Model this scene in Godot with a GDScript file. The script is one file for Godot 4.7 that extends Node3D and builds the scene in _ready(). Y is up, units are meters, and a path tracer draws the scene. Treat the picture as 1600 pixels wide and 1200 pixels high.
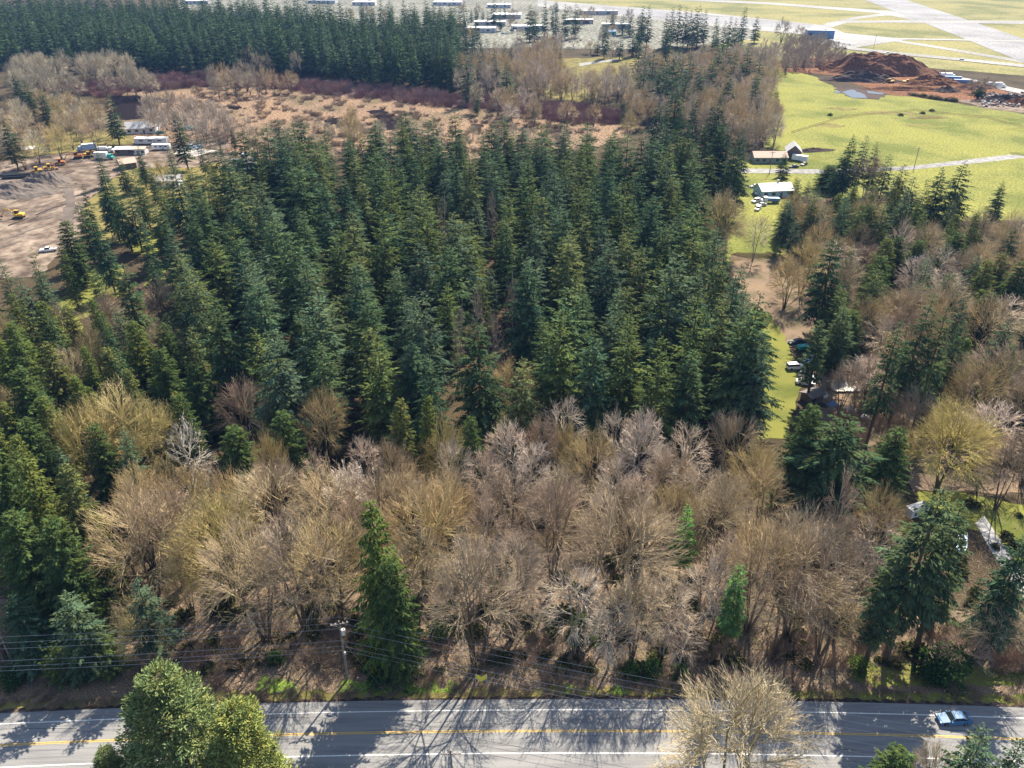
extends Node3D
# A wooded parcel seen from a drone: a road along the near edge, leafless maples behind it, a dense
# stand of firs, then a reed marsh, more forest, fields and an airfield.
const EYE := 102.0
const PITCH := 30.0
const FOCAL := 1250.0

var rng := RandomNumberGenerator.new()
var M := {}
var meshes := {}
var name_count := {}
var trees := []            # every planned tree: {kind, pos, h, r, mesh, label, group, turn}
var cells := {}            # coarse grid of the planned trunks, for spacing

# ---------------------------------------------------------------- survey: plan positions from the air photo
func at(px: float, py: float, h := 0.0) -> Vector3:
	var a := deg_to_rad(PITCH)
	var dx := (px - 800.0) / FOCAL
	var dy := -(py - 600.0) / FOCAL
	var d := Vector3(dx, dy * cos(a) - sin(a), -(dy * sin(a) + cos(a)))
	var t := (EYE - h) / -d.y
	return Vector3(d.x * t, 0.0, d.z * t)

# ---------------------------------------------------------------- mesh collecting
class MB:
	var v := PackedVector3Array()
	var c := PackedColorArray()
	var n := PackedVector3Array()
	var smooth := false
	func tri(a: Vector3, b: Vector3, d: Vector3, col: Color) -> void:
		v.append(a); v.append(b); v.append(d)
		c.append(col); c.append(col); c.append(col)
	func quad(a: Vector3, b: Vector3, d: Vector3, e: Vector3, col: Color) -> void:
		tri(a, b, d, col)
		tri(a, d, e, col)
	func box(ctr: Vector3, size: Vector3, col := Color.WHITE, turn := 0.0) -> void:
		var h := size / 2.0
		var p := []
		for i in 8:
			var q := Vector3(h.x * (1 if i & 1 else -1), h.y * (1 if i & 2 else -1), h.z * (1 if i & 4 else -1))
			p.append(ctr + q.rotated(Vector3.UP, turn))
		quad(p[0], p[1], p[3], p[2], col)
		quad(p[5], p[4], p[6], p[7], col)
		quad(p[4], p[0], p[2], p[6], col)
		quad(p[1], p[5], p[7], p[3], col)
		quad(p[2], p[3], p[7], p[6], col)
		quad(p[4], p[5], p[1], p[0], col)
	func tube(pts: Array, r0: float, r1: float, sides: int, col: Color, cap := false) -> void:
		var m := pts.size()
		var last := []
		for i in m:
			var d: Vector3 = (pts[mini(i + 1, m - 1)] - pts[maxi(i - 1, 0)]).normalized()
			var u := d.cross(Vector3(0.31, 0.17, 0.93) if absf(d.y) > 0.5 else Vector3.UP).normalized()
			var w := d.cross(u)
			var r := lerpf(r0, r1, float(i) / (m - 1))
			var ring := []
			if r < 0.0015 and i == m - 1:
				for k in sides:
					tri(last[k], pts[i], last[(k + 1) % sides], col)
				return
			for k in sides:
				var a := TAU * k / sides
				ring.append(pts[i] + u * (cos(a) * r) + w * (sin(a) * r))
			if i:
				for k in sides:
					var k2 := (k + 1) % sides
					quad(last[k], ring[k], ring[k2], last[k2], col)
			last = ring
		if cap:
			for k in sides:
				tri(last[k], pts[m - 1], last[(k + 1) % sides], col)
	func spike(a: Vector3, b: Vector3, r: float, col: Color) -> void:
		var d := (b - a).normalized()
		var u := d.cross(Vector3(0.31, 0.17, 0.93) if absf(d.y) > 0.5 else Vector3.UP).normalized() * r
		var w := d.cross(u)
		var p := a + u
		var q := a - u * 0.5 + w * 0.866
		var s := a - u * 0.5 - w * 0.866
		tri(p, b, q, col)
		tri(q, b, s, col)
		tri(s, b, p, col)
	# a prism from a side outline (x, y) stretched over z
	func prism(outline: PackedVector2Array, z0: float, z1: float, col := Color.WHITE, pinch := 1.0) -> void:
		var idx := Geometry2D.triangulate_polygon(outline)
		for i in range(0, idx.size(), 3):
			var a := outline[idx[i]]; var b := outline[idx[i + 1]]; var d := outline[idx[i + 2]]
			tri(Vector3(a.x, a.y, z0), Vector3(b.x, b.y, z0), Vector3(d.x, d.y, z0), col)
			tri(Vector3(a.x, a.y, z1), Vector3(d.x, d.y, z1), Vector3(b.x, b.y, z1), col)
		var m := outline.size()
		for i in m:
			var a := outline[i]; var b := outline[(i + 1) % m]
			quad(Vector3(a.x, a.y, z0), Vector3(b.x, b.y, z0), Vector3(b.x, b.y, z1), Vector3(a.x, a.y, z1), col)
	func mesh() -> ArrayMesh:
		var arr := []
		arr.resize(Mesh.ARRAY_MAX)
		arr[Mesh.ARRAY_VERTEX] = v
		arr[Mesh.ARRAY_COLOR] = c
		var m := ArrayMesh.new()
		m.add_surface_from_arrays(Mesh.PRIMITIVE_TRIANGLES, arr)
		return m

func numbered(s: String) -> String:
	var k: int = name_count.get(s, 0)
	name_count[s] = k + 1
	return s if k == 0 else "%s_%03d" % [s, k]

func part(s: String, mesh: Mesh, mat: Material, parent: Node, pos := Vector3.ZERO) -> MeshInstance3D:
	var o := MeshInstance3D.new()
	o.name = s if parent != self else numbered(s)
	o.mesh = mesh
	o.material_override = mat
	o.position = pos
	if parent != self:
		var k := 0
		while parent.has_node(NodePath(o.name)):
			k += 1
			o.name = "%s_%03d" % [s, k]
	parent.add_child(o, true)
	return o

func tag(o: Node, label: String, category: String, group := "") -> Node:
	o.set_meta("label", label)
	o.set_meta("category", category)
	if group:
		o.set_meta("group", group)
	return o

func setting(o: Node, label: String, kind := "structure") -> Node:
	o.set_meta("label", label)
	o.set_meta("kind", kind)
	return o

func thing(s: String, label: String, category: String, pos: Vector3, turn := 0.0, group := "") -> Node3D:
	var o := Node3D.new()
	o.name = numbered(s)
	o.position = pos
	o.rotation.y = turn
	add_child(o, true)
	tag(o, label, category, group)
	return o

func copy_of(o: Node3D, pos: Vector3, turn: float, label: String) -> Node3D:
	var r: Node3D = o.duplicate()
	r.name = numbered(String(o.name).rstrip("0123456789").trim_suffix("_"))
	r.position = pos
	r.rotation.y = turn
	r.set_meta("label", label)
	add_child(r, true)
	return r

func bx(s: String, parent: Node, ctr: Vector3, size: Vector3, mat: Material, turn := 0.0) -> MeshInstance3D:
	var b := MB.new()
	b.box(Vector3.ZERO, size)
	var o := part(s, b.mesh(), mat, parent, ctr)
	o.rotation.y = turn
	return o

func cyl(s: String, parent: Node, ctr: Vector3, r: float, h: float, axis: String, mat: Material, r2 := -1.0) -> MeshInstance3D:
	var m := CylinderMesh.new()
	m.top_radius = r if r2 < 0 else r2
	m.bottom_radius = r
	m.height = h
	m.radial_segments = 16
	m.rings = 1
	var o := part(s, m, mat, parent, ctr)
	if axis == "x":
		o.rotation.z = PI / 2
	elif axis == "z":
		o.rotation.x = PI / 2
	return o

# ---------------------------------------------------------------- materials
func lin(r: float, g: float, b: float) -> Color:
	return Color(r, g, b).linear_to_srgb()

func flat(r: float, g: float, b: float, rough := 0.8, metal := 0.0) -> StandardMaterial3D:
	var m := StandardMaterial3D.new()
	m.albedo_color = lin(r, g, b)
	m.roughness = rough
	m.metallic = metal
	return m

func grain(seed_: int, freq: float, octaves: int, stops: Array, size := 512, kind := FastNoiseLite.TYPE_SIMPLEX_SMOOTH) -> ImageTexture:
	# a seamless noise coloured by a list of [value, linear r, g, b]
	var n := FastNoiseLite.new()
	n.seed = seed_
	n.noise_type = kind
	n.frequency = freq
	n.fractal_octaves = octaves
	n.fractal_gain = 0.62
	var im := n.get_seamless_image(size, size)
	im.convert(Image.FORMAT_L8)
	var src := im.get_data()
	var g := Gradient.new()
	g.offsets = PackedFloat32Array(stops.map(func(s): return s[0]))
	g.colors = PackedColorArray(stops.map(func(s): return lin(s[1], s[2], s[3])))
	var lut := PackedByteArray()
	for i in 256:
		var c := g.sample(i / 255.0)
		lut.append(c.r8); lut.append(c.g8); lut.append(c.b8)
	var dst := PackedByteArray()
	dst.resize(src.size() * 3)
	for i in src.size():
		var k := src[i] * 3
		dst[i * 3] = lut[k]; dst[i * 3 + 1] = lut[k + 1]; dst[i * 3 + 2] = lut[k + 2]
	return ImageTexture.create_from_image(Image.create_from_data(size, size, false, Image.FORMAT_RGB8, dst))

func ground_mat(tex: Texture2D, tile: float, macro: Texture2D, macro_tile: float, rough := 0.95) -> StandardMaterial3D:
	var m := StandardMaterial3D.new()
	m.albedo_texture = tex
	m.uv1_triplanar = true
	m.uv1_world_triplanar = true
	m.uv1_scale = Vector3.ONE / tile
	m.roughness = rough
	m.metallic_specular = 0.2
	if macro:
		m.detail_enabled = true
		m.detail_albedo = macro
		m.detail_blend_mode = BaseMaterial3D.BLEND_MODE_MUL
		m.detail_uv_layer = BaseMaterial3D.DETAIL_UV_2
		m.uv2_triplanar = true
		m.uv2_world_triplanar = true
		m.uv2_scale = Vector3.ONE / macro_tile
	return m

func make_materials() -> void:
	var leaf := StandardMaterial3D.new()
	leaf.vertex_color_use_as_albedo = true
	leaf.roughness = 0.85
	leaf.metallic_specular = 0.08
	leaf.backlight_enabled = true
	leaf.backlight = Color(0.42, 0.5, 0.3)
	M.leaf = leaf
	var wood := StandardMaterial3D.new()
	wood.vertex_color_use_as_albedo = true
	wood.roughness = 0.9
	wood.metallic_specular = 0.15
	M.wood = wood
	var patchy := grain(11, 0.006, 3, [[0.0, 0.5, 0.5, 0.5], [0.5, 0.8, 0.8, 0.8], [1.0, 1.0, 1.0, 1.0]], 256)
	var patchy2 := grain(12, 0.012, 4, [[0.25, 0.55, 0.62, 0.5], [0.5, 0.85, 0.85, 0.8], [0.75, 1.0, 0.97, 0.85]], 256)
	M.patchy = patchy
	M.floor = ground_mat(grain(1, 0.06, 5, [[0.2, 0.02, 0.016, 0.01], [0.45, 0.05, 0.038, 0.025], [0.62, 0.09, 0.068, 0.045], [0.8, 0.18, 0.135, 0.095]], 1024), 19.0, patchy2, 143.0)
	M.litter = ground_mat(grain(2, 0.07, 5, [[0.2, 0.06, 0.042, 0.03], [0.45, 0.17, 0.122, 0.09], [0.65, 0.3, 0.225, 0.175], [0.82, 0.46, 0.365, 0.295]], 1024), 17.0, patchy2, 61.0)
	M.verge = ground_mat(grain(3, 0.12, 5, [[0.22, 0.08, 0.065, 0.03], [0.45, 0.16, 0.145, 0.05], [0.62, 0.23, 0.2, 0.08], [0.8, 0.34, 0.26, 0.16]], 1024), 15.0, patchy2, 37.0)
	M.turf = ground_mat(grain(4, 0.12, 5, [[0.2, 0.085, 0.095, 0.028], [0.45, 0.15, 0.165, 0.04], [0.65, 0.22, 0.22, 0.06], [0.85, 0.29, 0.26, 0.11]], 512), 14.0, patchy2, 67.0)
	M.greenturf = ground_mat(grain(28, 0.12, 5, [[0.2, 0.06, 0.1, 0.02], [0.5, 0.13, 0.2, 0.03], [0.8, 0.25, 0.29, 0.08]], 256), 9.0, null, 1.0)
	M.pasture = ground_mat(grain(5, 0.04, 5, [[0.2, 0.125, 0.14, 0.035], [0.45, 0.18, 0.195, 0.05], [0.6, 0.225, 0.23, 0.065], [0.8, 0.28, 0.265, 0.11]], 512), 33.0, patchy2, 210.0)
	M.airfield = ground_mat(grain(6, 0.03, 5, [[0.2, 0.16, 0.155, 0.065], [0.5, 0.23, 0.22, 0.1], [0.8, 0.3, 0.27, 0.15]], 512), 70.0, patchy2, 460.0)
	M.reeds = ground_mat(grain(7, 0.035, 5, [[0.2, 0.055, 0.032, 0.028], [0.4, 0.14, 0.09, 0.07], [0.55, 0.24, 0.165, 0.12], [0.8, 0.36, 0.27, 0.19]], 1024), 60.0, patchy2, 170.0)
	M.dirt = ground_mat(grain(8, 0.015, 6, [[0.2, 0.1, 0.075, 0.06], [0.5, 0.2, 0.155, 0.125], [0.8, 0.31, 0.25, 0.2]], 512), 70.0, patchy, 90.0)
	M.gravel = ground_mat(grain(9, 0.08, 4, [[0.2, 0.1, 0.085, 0.075], [0.5, 0.16, 0.135, 0.12], [0.8, 0.24, 0.2, 0.18]], 256), 9.0, patchy, 50.0)
	M.brownsoil = ground_mat(grain(27, 0.04, 5, [[0.2, 0.06, 0.028, 0.02], [0.45, 0.13, 0.06, 0.037], [0.6, 0.2, 0.095, 0.055], [0.8, 0.31, 0.155, 0.09]], 512), 30.0, patchy, 47.0)
	M.purple = ground_mat(grain(26, 0.05, 5, [[0.2, 0.06, 0.03, 0.032], [0.5, 0.13, 0.075, 0.075], [0.8, 0.22, 0.15, 0.13]], 256), 24.0, patchy, 57.0)
	M.redsoil = ground_mat(grain(10, 0.04, 5, [[0.2, 0.06, 0.028, 0.017], [0.45, 0.13, 0.06, 0.033], [0.6, 0.22, 0.1, 0.05], [0.8, 0.36, 0.18, 0.09]], 512), 34.0, patchy, 57.0)
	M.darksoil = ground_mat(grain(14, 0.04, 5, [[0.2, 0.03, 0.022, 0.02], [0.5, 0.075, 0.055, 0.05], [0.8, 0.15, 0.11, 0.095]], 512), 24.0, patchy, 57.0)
	M.concrete = ground_mat(grain(15, 0.03, 4, [[0.2, 0.19, 0.19, 0.2], [0.5, 0.28, 0.28, 0.285], [0.8, 0.38, 0.37, 0.365]], 512), 60.0, patchy, 300.0, 0.7)
	M.paving = ground_mat(grain(25, 0.03, 5, [[0.3, 0.09, 0.1, 0.05], [0.45, 0.15, 0.15, 0.12], [0.6, 0.24, 0.24, 0.235], [0.75, 0.36, 0.35, 0.34]], 512), 80.0, patchy, 210.0, 0.8)
	M.runway = ground_mat(grain(16, 0.03, 4, [[0.2, 0.15, 0.155, 0.18], [0.5, 0.23, 0.235, 0.26], [0.8, 0.31, 0.31, 0.33]], 512), 60.0, patchy, 200.0, 0.7)
	var streak := grain(17, 0.02, 3, [[0.2, 0.72, 0.72, 0.74], [0.5, 0.9, 0.9, 0.9], [0.8, 1.0, 1.0, 1.0]], 256)
	M.asphalt = ground_mat(grain(18, 0.09, 4, [[0.2, 0.18, 0.18, 0.185], [0.5, 0.235, 0.235, 0.24], [0.8, 0.29, 0.29, 0.29]], 512), 7.0, streak, 1.0)
	M.asphalt.uv2_scale = Vector3(1.0 / 120.0, 1.0 / 9.0, 1.0 / 7.5)   # wheel paths run along the road
	M.paint_white = ground_mat(grain(19, 0.05, 4, [[0.25, 0.55, 0.55, 0.55], [0.5, 0.74, 0.74, 0.73], [0.8, 0.8, 0.8, 0.79]], 256), 3.0, null, 1.0, 0.6)
	M.paint_yellow = ground_mat(grain(20, 0.05, 4, [[0.25, 0.42, 0.28, 0.09], [0.5, 0.62, 0.4, 0.09], [0.8, 0.68, 0.45, 0.1]], 256), 3.0, null, 1.0, 0.6)
	M.path = ground_mat(grain(21, 0.05, 4, [[0.2, 0.3, 0.27, 0.24], [0.5, 0.42, 0.39, 0.36], [0.8, 0.52, 0.49, 0.45]], 256), 12.0, null, 1.0)
	var water := flat(0.016, 0.012, 0.014, 0.7)
	water.metallic_specular = 0.05
	M.water = water
	var puddle := flat(0.1, 0.1, 0.1, 0.03)
	M.puddle = puddle
	M.white = flat(0.75, 0.76, 0.78, 0.5)
	M.offwhite = flat(0.6, 0.6, 0.58, 0.6)
	M.roof_white = flat(0.72, 0.73, 0.75, 0.6)
	M.roof_grey = flat(0.33, 0.33, 0.35, 0.85)
	M.roof_tan = flat(0.5, 0.38, 0.31, 0.9)
	M.roof_dark = flat(0.13, 0.12, 0.12, 0.85)
	M.wall_blue = flat(0.3, 0.42, 0.52, 0.7)
	M.wall_grey = flat(0.38, 0.38, 0.4, 0.7)
	M.wall_green = flat(0.2, 0.24, 0.2, 0.8)
	M.wall_brown = flat(0.12, 0.09, 0.08, 0.8)
	M.wall_pale = flat(0.55, 0.54, 0.56, 0.7)
	M.steel_blue = flat(0.1, 0.2, 0.38, 0.5)
	M.teal = flat(0.03, 0.33, 0.3, 0.45)
	M.black = flat(0.02, 0.02, 0.022, 0.5)
	M.rubber = flat(0.025, 0.025, 0.027, 0.85)
	M.chrome = flat(0.5, 0.5, 0.52, 0.25, 0.9)
	M.yellow = flat(0.62, 0.36, 0.04, 0.5)
	M.orange = flat(0.5, 0.17, 0.04, 0.55)
	M.red = flat(0.35, 0.04, 0.03, 0.5)
	M.rust = flat(0.19, 0.08, 0.045, 0.9)
	M.glass = flat(0.02, 0.025, 0.03, 0.08)
	M.wire = flat(0.3, 0.3, 0.31, 0.4, 0.6)
	M.pole = ground_mat(grain(22, 0.05, 4, [[0.2, 0.13, 0.11, 0.09], [0.5, 0.24, 0.21, 0.18], [0.8, 0.36, 0.33, 0.29]], 256), 1.7, null, 1.0)
	M.sign_yellow = flat(0.72, 0.6, 0.02, 0.5)
	M.lamp = flat(0.8, 0.8, 0.78, 0.15)
	M.tail = flat(0.4, 0.02, 0.02, 0.2)
	var paint := flat(0.055, 0.15, 0.3, 0.5, 0.0)
	paint.metallic_specular = 0.4
	M.car_blue = paint
	for row in [["car_dark", 0.05, 0.06, 0.065], ["car_white", 0.72, 0.73, 0.74], ["car_silver", 0.42, 0.45, 0.48], ["car_green", 0.01, 0.25, 0.2], ["car_paleblue", 0.35, 0.45, 0.6], ["car_red", 0.3, 0.03, 0.02]]:
		var p: StandardMaterial3D = paint.duplicate()
		p.albedo_color = lin(row[1], row[2], row[3])
		M[row[0]] = p
# ---------------------------------------------------------------- trees
func tint(c: Color, k: float, warm := 0.0) -> Color:
	return Color(c.r * k * (1.0 + warm), c.g * k, c.b * k * (1.0 - warm))

# A conifer of height h and radius r (metres). o: base (height of the lowest branches as a share), gap between
# whorls, per whorl, sprays every, width, droop, lift (angle of the branches), power of the outline, tones.
func conifer(id: String, seed_: int, h: float, r: float, o: Dictionary) -> void:
	rng.seed = seed_
	var crown := MB.new()
	var trunk := MB.new()
	var tone: Color = o.tone
	var bark := Color(0.11, 0.085, 0.065) * rng.randf_range(0.8, 1.3)
	var pts := []
	for i in 7:
		var t := i / 6.0
		pts.append(Vector3(sin(t * 5.0 + seed_) * 0.12 * t, h * t * 0.985, cos(t * 4.0 + seed_) * 0.12 * t))
	trunk.tube(pts, h * 0.0125, 0.03, 7, bark)
	var yb: float = h * o.base
	# dead stubs under the crown
	if o.base > 0.12:
		for i in int(o.base * 50):
			var y := rng.randf_range(h * 0.05, yb)
			var a := rng.randf() * TAU
			var p := Vector3(0, y, 0)
			trunk.spike(p, p + Vector3(cos(a), rng.randf_range(-0.3, 0.2), sin(a)) * rng.randf_range(0.6, r * 0.5), 0.035, bark)
	var y := yb
	var turn := rng.randf() * TAU
	var uneven := FastNoiseLite.new()
	uneven.seed = seed_
	uneven.frequency = 1.0
	var lobes := []
	for i in 5:
		lobes.append(rng.randf_range(0.82, 1.14))
	while y < h - 0.25:
		var t := (y - yb) / (h - yb)
		if t > o.get("cut", 1.0):
			break
		var prof: float = pow(1.0 - t, o.power) * minf(1.0, 0.55 + t * 3.2) * (1.0 + o.get("rough", 0.12) * uneven.get_noise_1d(t * 6.0))
		var n: int = maxi(3, roundi(o.per * (0.55 + 0.45 * (1.0 - t)) + rng.randf_range(-0.7, 0.7)))
		for k in n:
			turn += TAU / n * rng.randf_range(0.75, 1.25)
			var f := fposmod(turn, TAU) / TAU * 5.0
			var lobe := lerpf(lobes[int(f) % 5], lobes[(int(f) + 1) % 5], f - floorf(f))
			var len_: float = r * prof * lobe * rng.randf_range(0.62, 1.12) + 0.18
			if rng.randf() < o.miss:
				continue
			var up: float = lerpf(o.lift0, o.lift1, t) + rng.randf_range(-0.12, 0.12)
			branch_spray(crown, Vector3(0, minf(y + rng.randf_range(-0.5, 0.5), h - 0.4), 0), turn, len_, up, o, tone)
		turn += 0.9
		y += o.gap * rng.randf_range(0.8, 1.2) * lerpf(1.0, 0.72, t)
	if o.get("cut", 1.0) == 1.0:
		crown.spike(Vector3(0, h - 1.1, 0), Vector3(0.04, h, 0.03), 0.09, tint(tone, 1.1))
	meshes[id] = {"trunk": trunk.mesh(), "crown": crown.mesh(), "h": h, "r": r, "trunk_mat": "wood", "crown_mat": "leaf"}

func branch_spray(b: MB, p0: Vector3, az: float, len_: float, up: float, o: Dictionary, tone: Color) -> void:
	var out := Vector3(cos(az), 0, sin(az))
	var side := Vector3(-sin(az), 0, cos(az))
	var k := rng.randf_range(0.62, 1.4)
	var warm := rng.randf_range(-0.1, 0.14)
	var droop: float = o.droop * rng.randf_range(0.6, 1.4)
	var n := maxi(2, ceili(len_ / o.every))
	for i in n:
		var s := 0.12 + 0.88 * (i + rng.randf()) / n
		var p: Vector3 = p0 + out * (len_ * s) + Vector3(0, len_ * (up * s - droop * s * s + 0.22 * droop * s * s * s), 0)
		var slope := up - 2.0 * droop * s
		var fwd := (out + Vector3(0, slope, 0)).normalized()
		for e in 2:
			var sg := 1.0 if e else -1.0
			var l: float = maxf(o.get("fat", 0.0), minf(len_ * 0.5, 0.35 + 0.62 * len_ * (1.0 - s) * 0.8) * o.spray) * rng.randf_range(0.7, 1.25)
			var d: Vector3 = (fwd * rng.randf_range(0.55, 1.0) + side * sg * rng.randf_range(0.6, 1.0) + Vector3(0, rng.randf_range(-0.55, 0.12) - o.hang, 0)).normalized()
			spray(b, p, d, l, o.width * rng.randf_range(0.8, 1.25), tint(tone, k * rng.randf_range(0.75, 1.3), warm))
	var tip := p0 + out * len_ + Vector3(0, len_ * (up - 0.78 * droop), 0)
	var base := p0 + out * (len_ * 0.7) + Vector3(0, len_ * (up * 0.7 - droop * 0.45), 0)
	spray(b, base, (tip - base).normalized(), len_ * 0.36 + 0.15, o.width * 1.1, tint(tone, k * 1.1, warm))

func spray(b: MB, p: Vector3, d: Vector3, l: float, w: float, col: Color) -> void:
	var s := d.cross(Vector3(rng.randf_range(-0.6, 0.6), 1.0, rng.randf_range(-0.6, 0.6))).normalized() * (w * minf(1.0, 0.4 + l * 0.5))
	var mid := p + d * (l * 0.45) - Vector3(0, 0.12 * w, 0)
	var tip := p + d * l - Vector3(0, l * 0.1, 0)
	b.tri(p, mid + s, tip, col)
	b.tri(p, tip, mid - s, tint(col, 0.94))

# A leafless tree whose crown fills a dome of height h and radius r. o: stems, spread, mid (share of the height where
# the crown's centre lies), reach (how far the stems go), limbs, forks [branches, branchlets, twigs], twig length, tones.
func leafless(id: String, seed_: int, h: float, r: float, o: Dictionary) -> void:
	rng.seed = seed_
	var wood := MB.new()
	var twigs := MB.new()
	var mid := Vector3(0, h * o.mid, 0)
	var lump := FastNoiseLite.new()
	lump.seed = seed_
	lump.frequency = 1.6
	var shell := func(d: Vector3, f: float) -> Vector3:
		f *= 1.0 + 0.5 * lump.get_noise_3d(d.x, d.y, d.z)
		return mid + Vector3(d.x * r, d.y * (h - mid.y if d.y > 0 else mid.y * 0.7), d.z * r) * f
	var wild := func(k: float) -> Vector3:
		return Vector3(rng.randf_range(-k, k), rng.randf_range(-k, k), rng.randf_range(-k, k))
	var stems := []
	for i in int(o.stems):
		var a: float = TAU * i / o.stems + rng.randf_range(-0.4, 0.4)
		var out := Vector3(cos(a), 0, sin(a))
		var lean: float = o.spread * rng.randf_range(0.6, 1.2) if o.stems > 1 else 0.05
		var p: Vector3 = out * (0.25 * (o.stems - 1) / 2.0)
		var top: Vector3 = p + out * (h * o.reach * lean) + Vector3(0, h * o.reach * rng.randf_range(0.9, 1.08), 0)
		var pts := curve(p, p.lerp(top, 0.5) + Vector3(0, h * 0.04, 0) + (wild as Callable).call(0.4), top, 6)
		stems.append(pts)
		wood.tube(pts, h * o.thick * rng.randf_range(0.8, 1.2), h * o.thick * 0.3, 7, tint(o.bark, rng.randf_range(0.8, 1.2)))
	for i in int(o.limbs):
		var y: float = lerpf(o.low, 1.0, (i + rng.randf()) / o.limbs)
		var az := i * 2.39996 + rng.randf_range(-0.5, 0.5)
		var c := sqrt(maxf(0.0, 1.0 - y * y))
		var d := Vector3(cos(az) * c, y, sin(az) * c)
		var e: Vector3 = (shell as Callable).call(d, rng.randf_range(0.45, 0.68))
		var best: Array = stems[0]
		var far := 1e9
		for st in stems:
			var q: float = st[-1].distance_to(e) * rng.randf_range(0.7, 1.3)
			if q < far:
				far = q
				best = st
		# leave the stem low enough to rise to the limb's end
		var flat_ := Vector2(e.x - best[4].x, e.z - best[4].z).length()
		var s := 0.98
		for k in 12:
			if along(best, s).y < e.y - flat_ * o.rise or s < o.first:
				break
			s -= 0.06
		var p := along(best, s)
		var shade := rng.randf_range(0.82, 1.2)
		var len_ := p.distance_to(e)
		var limb := curve(p, p.lerp(e, 0.45) + Vector3(0, len_ * 0.1, 0) + (wild as Callable).call(len_ * 0.1 * o.wob), e, 5)
		var rl: float = clampf(len_ * 0.014, 0.05, h * o.thick * 0.6)
		wood.tube(limb, rl, rl * 0.45, 5, tint(o.bark.lerp(o.limb, 0.75), shade))
		for j in int(o.forks[0]):
			var d2: Vector3 = (d + (wild as Callable).call(0.42)).normalized()
			var p2 := along(limb, lerpf(0.3, 1.0, (j + rng.randf()) / o.forks[0]))
			var e2: Vector3 = (shell as Callable).call(d2, rng.randf_range(0.68, 0.9))
			var l2 := p2.distance_to(e2)
			var br := curve(p2, p2.lerp(e2, 0.5) + (wild as Callable).call(l2 * 0.12 * o.wob), e2, 4)
			var r2: float = clampf(l2 * 0.014, o.twig_r * 1.3, 0.09)
			var sh2 := shade * rng.randf_range(0.88, 1.14)
			twigs.tube(br, r2, r2 * 0.5, 3, tint(o.limb.lerp(o.twig, 0.3), sh2))
			for k in int(o.forks[1]):
				var d3: Vector3 = (d2 + (wild as Callable).call(0.2)).normalized()
				var p3 := along(br, lerpf(0.2, 1.0, (k + rng.randf()) / o.forks[1]))
				var e3: Vector3 = (shell as Callable).call(d3, rng.randf_range(0.88, 1.02))
				var l3 := p3.distance_to(e3)
				var bl := [p3, p3.lerp(e3, 0.5) + (wild as Callable).call(l3 * 0.13 * o.wob), e3]
				var sh3: float = sh2 * rng.randf_range(0.85, 1.18)
				twigs.tube(bl, o.twig_r * 1.25, 0.001, 3, tint(o.limb.lerp(o.twig, 0.75), sh3))
				for m in int(o.forks[2]):
					var p4 := along(bl, lerpf(0.15, 0.95, (m + rng.randf()) / o.forks[2]))
					var go: Vector3 = ((e3 - p3).normalized() + d3 * 0.35 + (wild as Callable).call(0.55)).normalized()
					twigs.spike(p4, p4 + go * (o.tip * rng.randf_range(0.6, 1.3)), o.twig_r, tint(o.twig, sh3 * rng.randf_range(0.8, 1.22), rng.randf_range(-0.04, 0.06)))
	meshes[id] = {"trunk": wood.mesh(), "crown": twigs.mesh(), "h": h, "r": r, "trunk_mat": "wood", "crown_mat": "wood"}

func curve(a: Vector3, b: Vector3, c: Vector3, n: int) -> Array:
	var out := []
	for i in n + 1:
		var t := float(i) / n
		out.append(a.lerp(b, t).lerp(b.lerp(c, t), t))
	return out

func along(pts: Array, s: float) -> Vector3:
	var f := clampf(s, 0.0, 0.9999) * (pts.size() - 1)
	return pts[int(f)].lerp(pts[int(f) + 1], f - floorf(f))

# Broad-leaved evergreen bush: leaf faces on clumps. Also used for low green cover.
func leafy(id: String, seed_: int, h: float, r: float, count: int, size: float, tone: Color) -> void:
	rng.seed = seed_
	var b := MB.new()
	var w := MB.new()
	var clumps := []
	for i in 22:
		var a := rng.randf() * TAU
		var e := rng.randf()
		clumps.append([Vector3(cos(a) * r * 0.72 * sqrt(e), h * rng.randf_range(0.15, 0.8) * (1.0 - 0.35 * e), sin(a) * r * 0.72 * sqrt(e)), rng.randf_range(0.7, 1.3)])
		w.tube([Vector3.ZERO, clumps[-1][0] * 0.5, clumps[-1][0]], 0.05, 0.01, 4, Color(0.1, 0.08, 0.06))
	for i in count:
		var cl: Array = clumps[rng.randi() % clumps.size()]
		var d := Vector3(rng.randfn(), absf(rng.randfn()) * 0.8, rng.randfn()).normalized()
		var p: Vector3 = cl[0] + d * Vector3(r * 0.34, h * 0.24, r * 0.34) * rng.randf_range(0.6, 1.05)
		var t := (d + Vector3(rng.randf_range(-1, 1), rng.randf_range(-0.6, 0.6), rng.randf_range(-1, 1))).normalized()
		spray(b, p, t, size * rng.randf_range(0.7, 1.3), size * 0.35, tint(tone, cl[1] * rng.randf_range(0.75, 1.3), rng.randf_range(-0.1, 0.1)))
	meshes[id] = {"trunk": w.mesh(), "crown": b.mesh(), "h": h, "r": r, "trunk_mat": "wood", "crown_mat": "leaf"}

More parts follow.
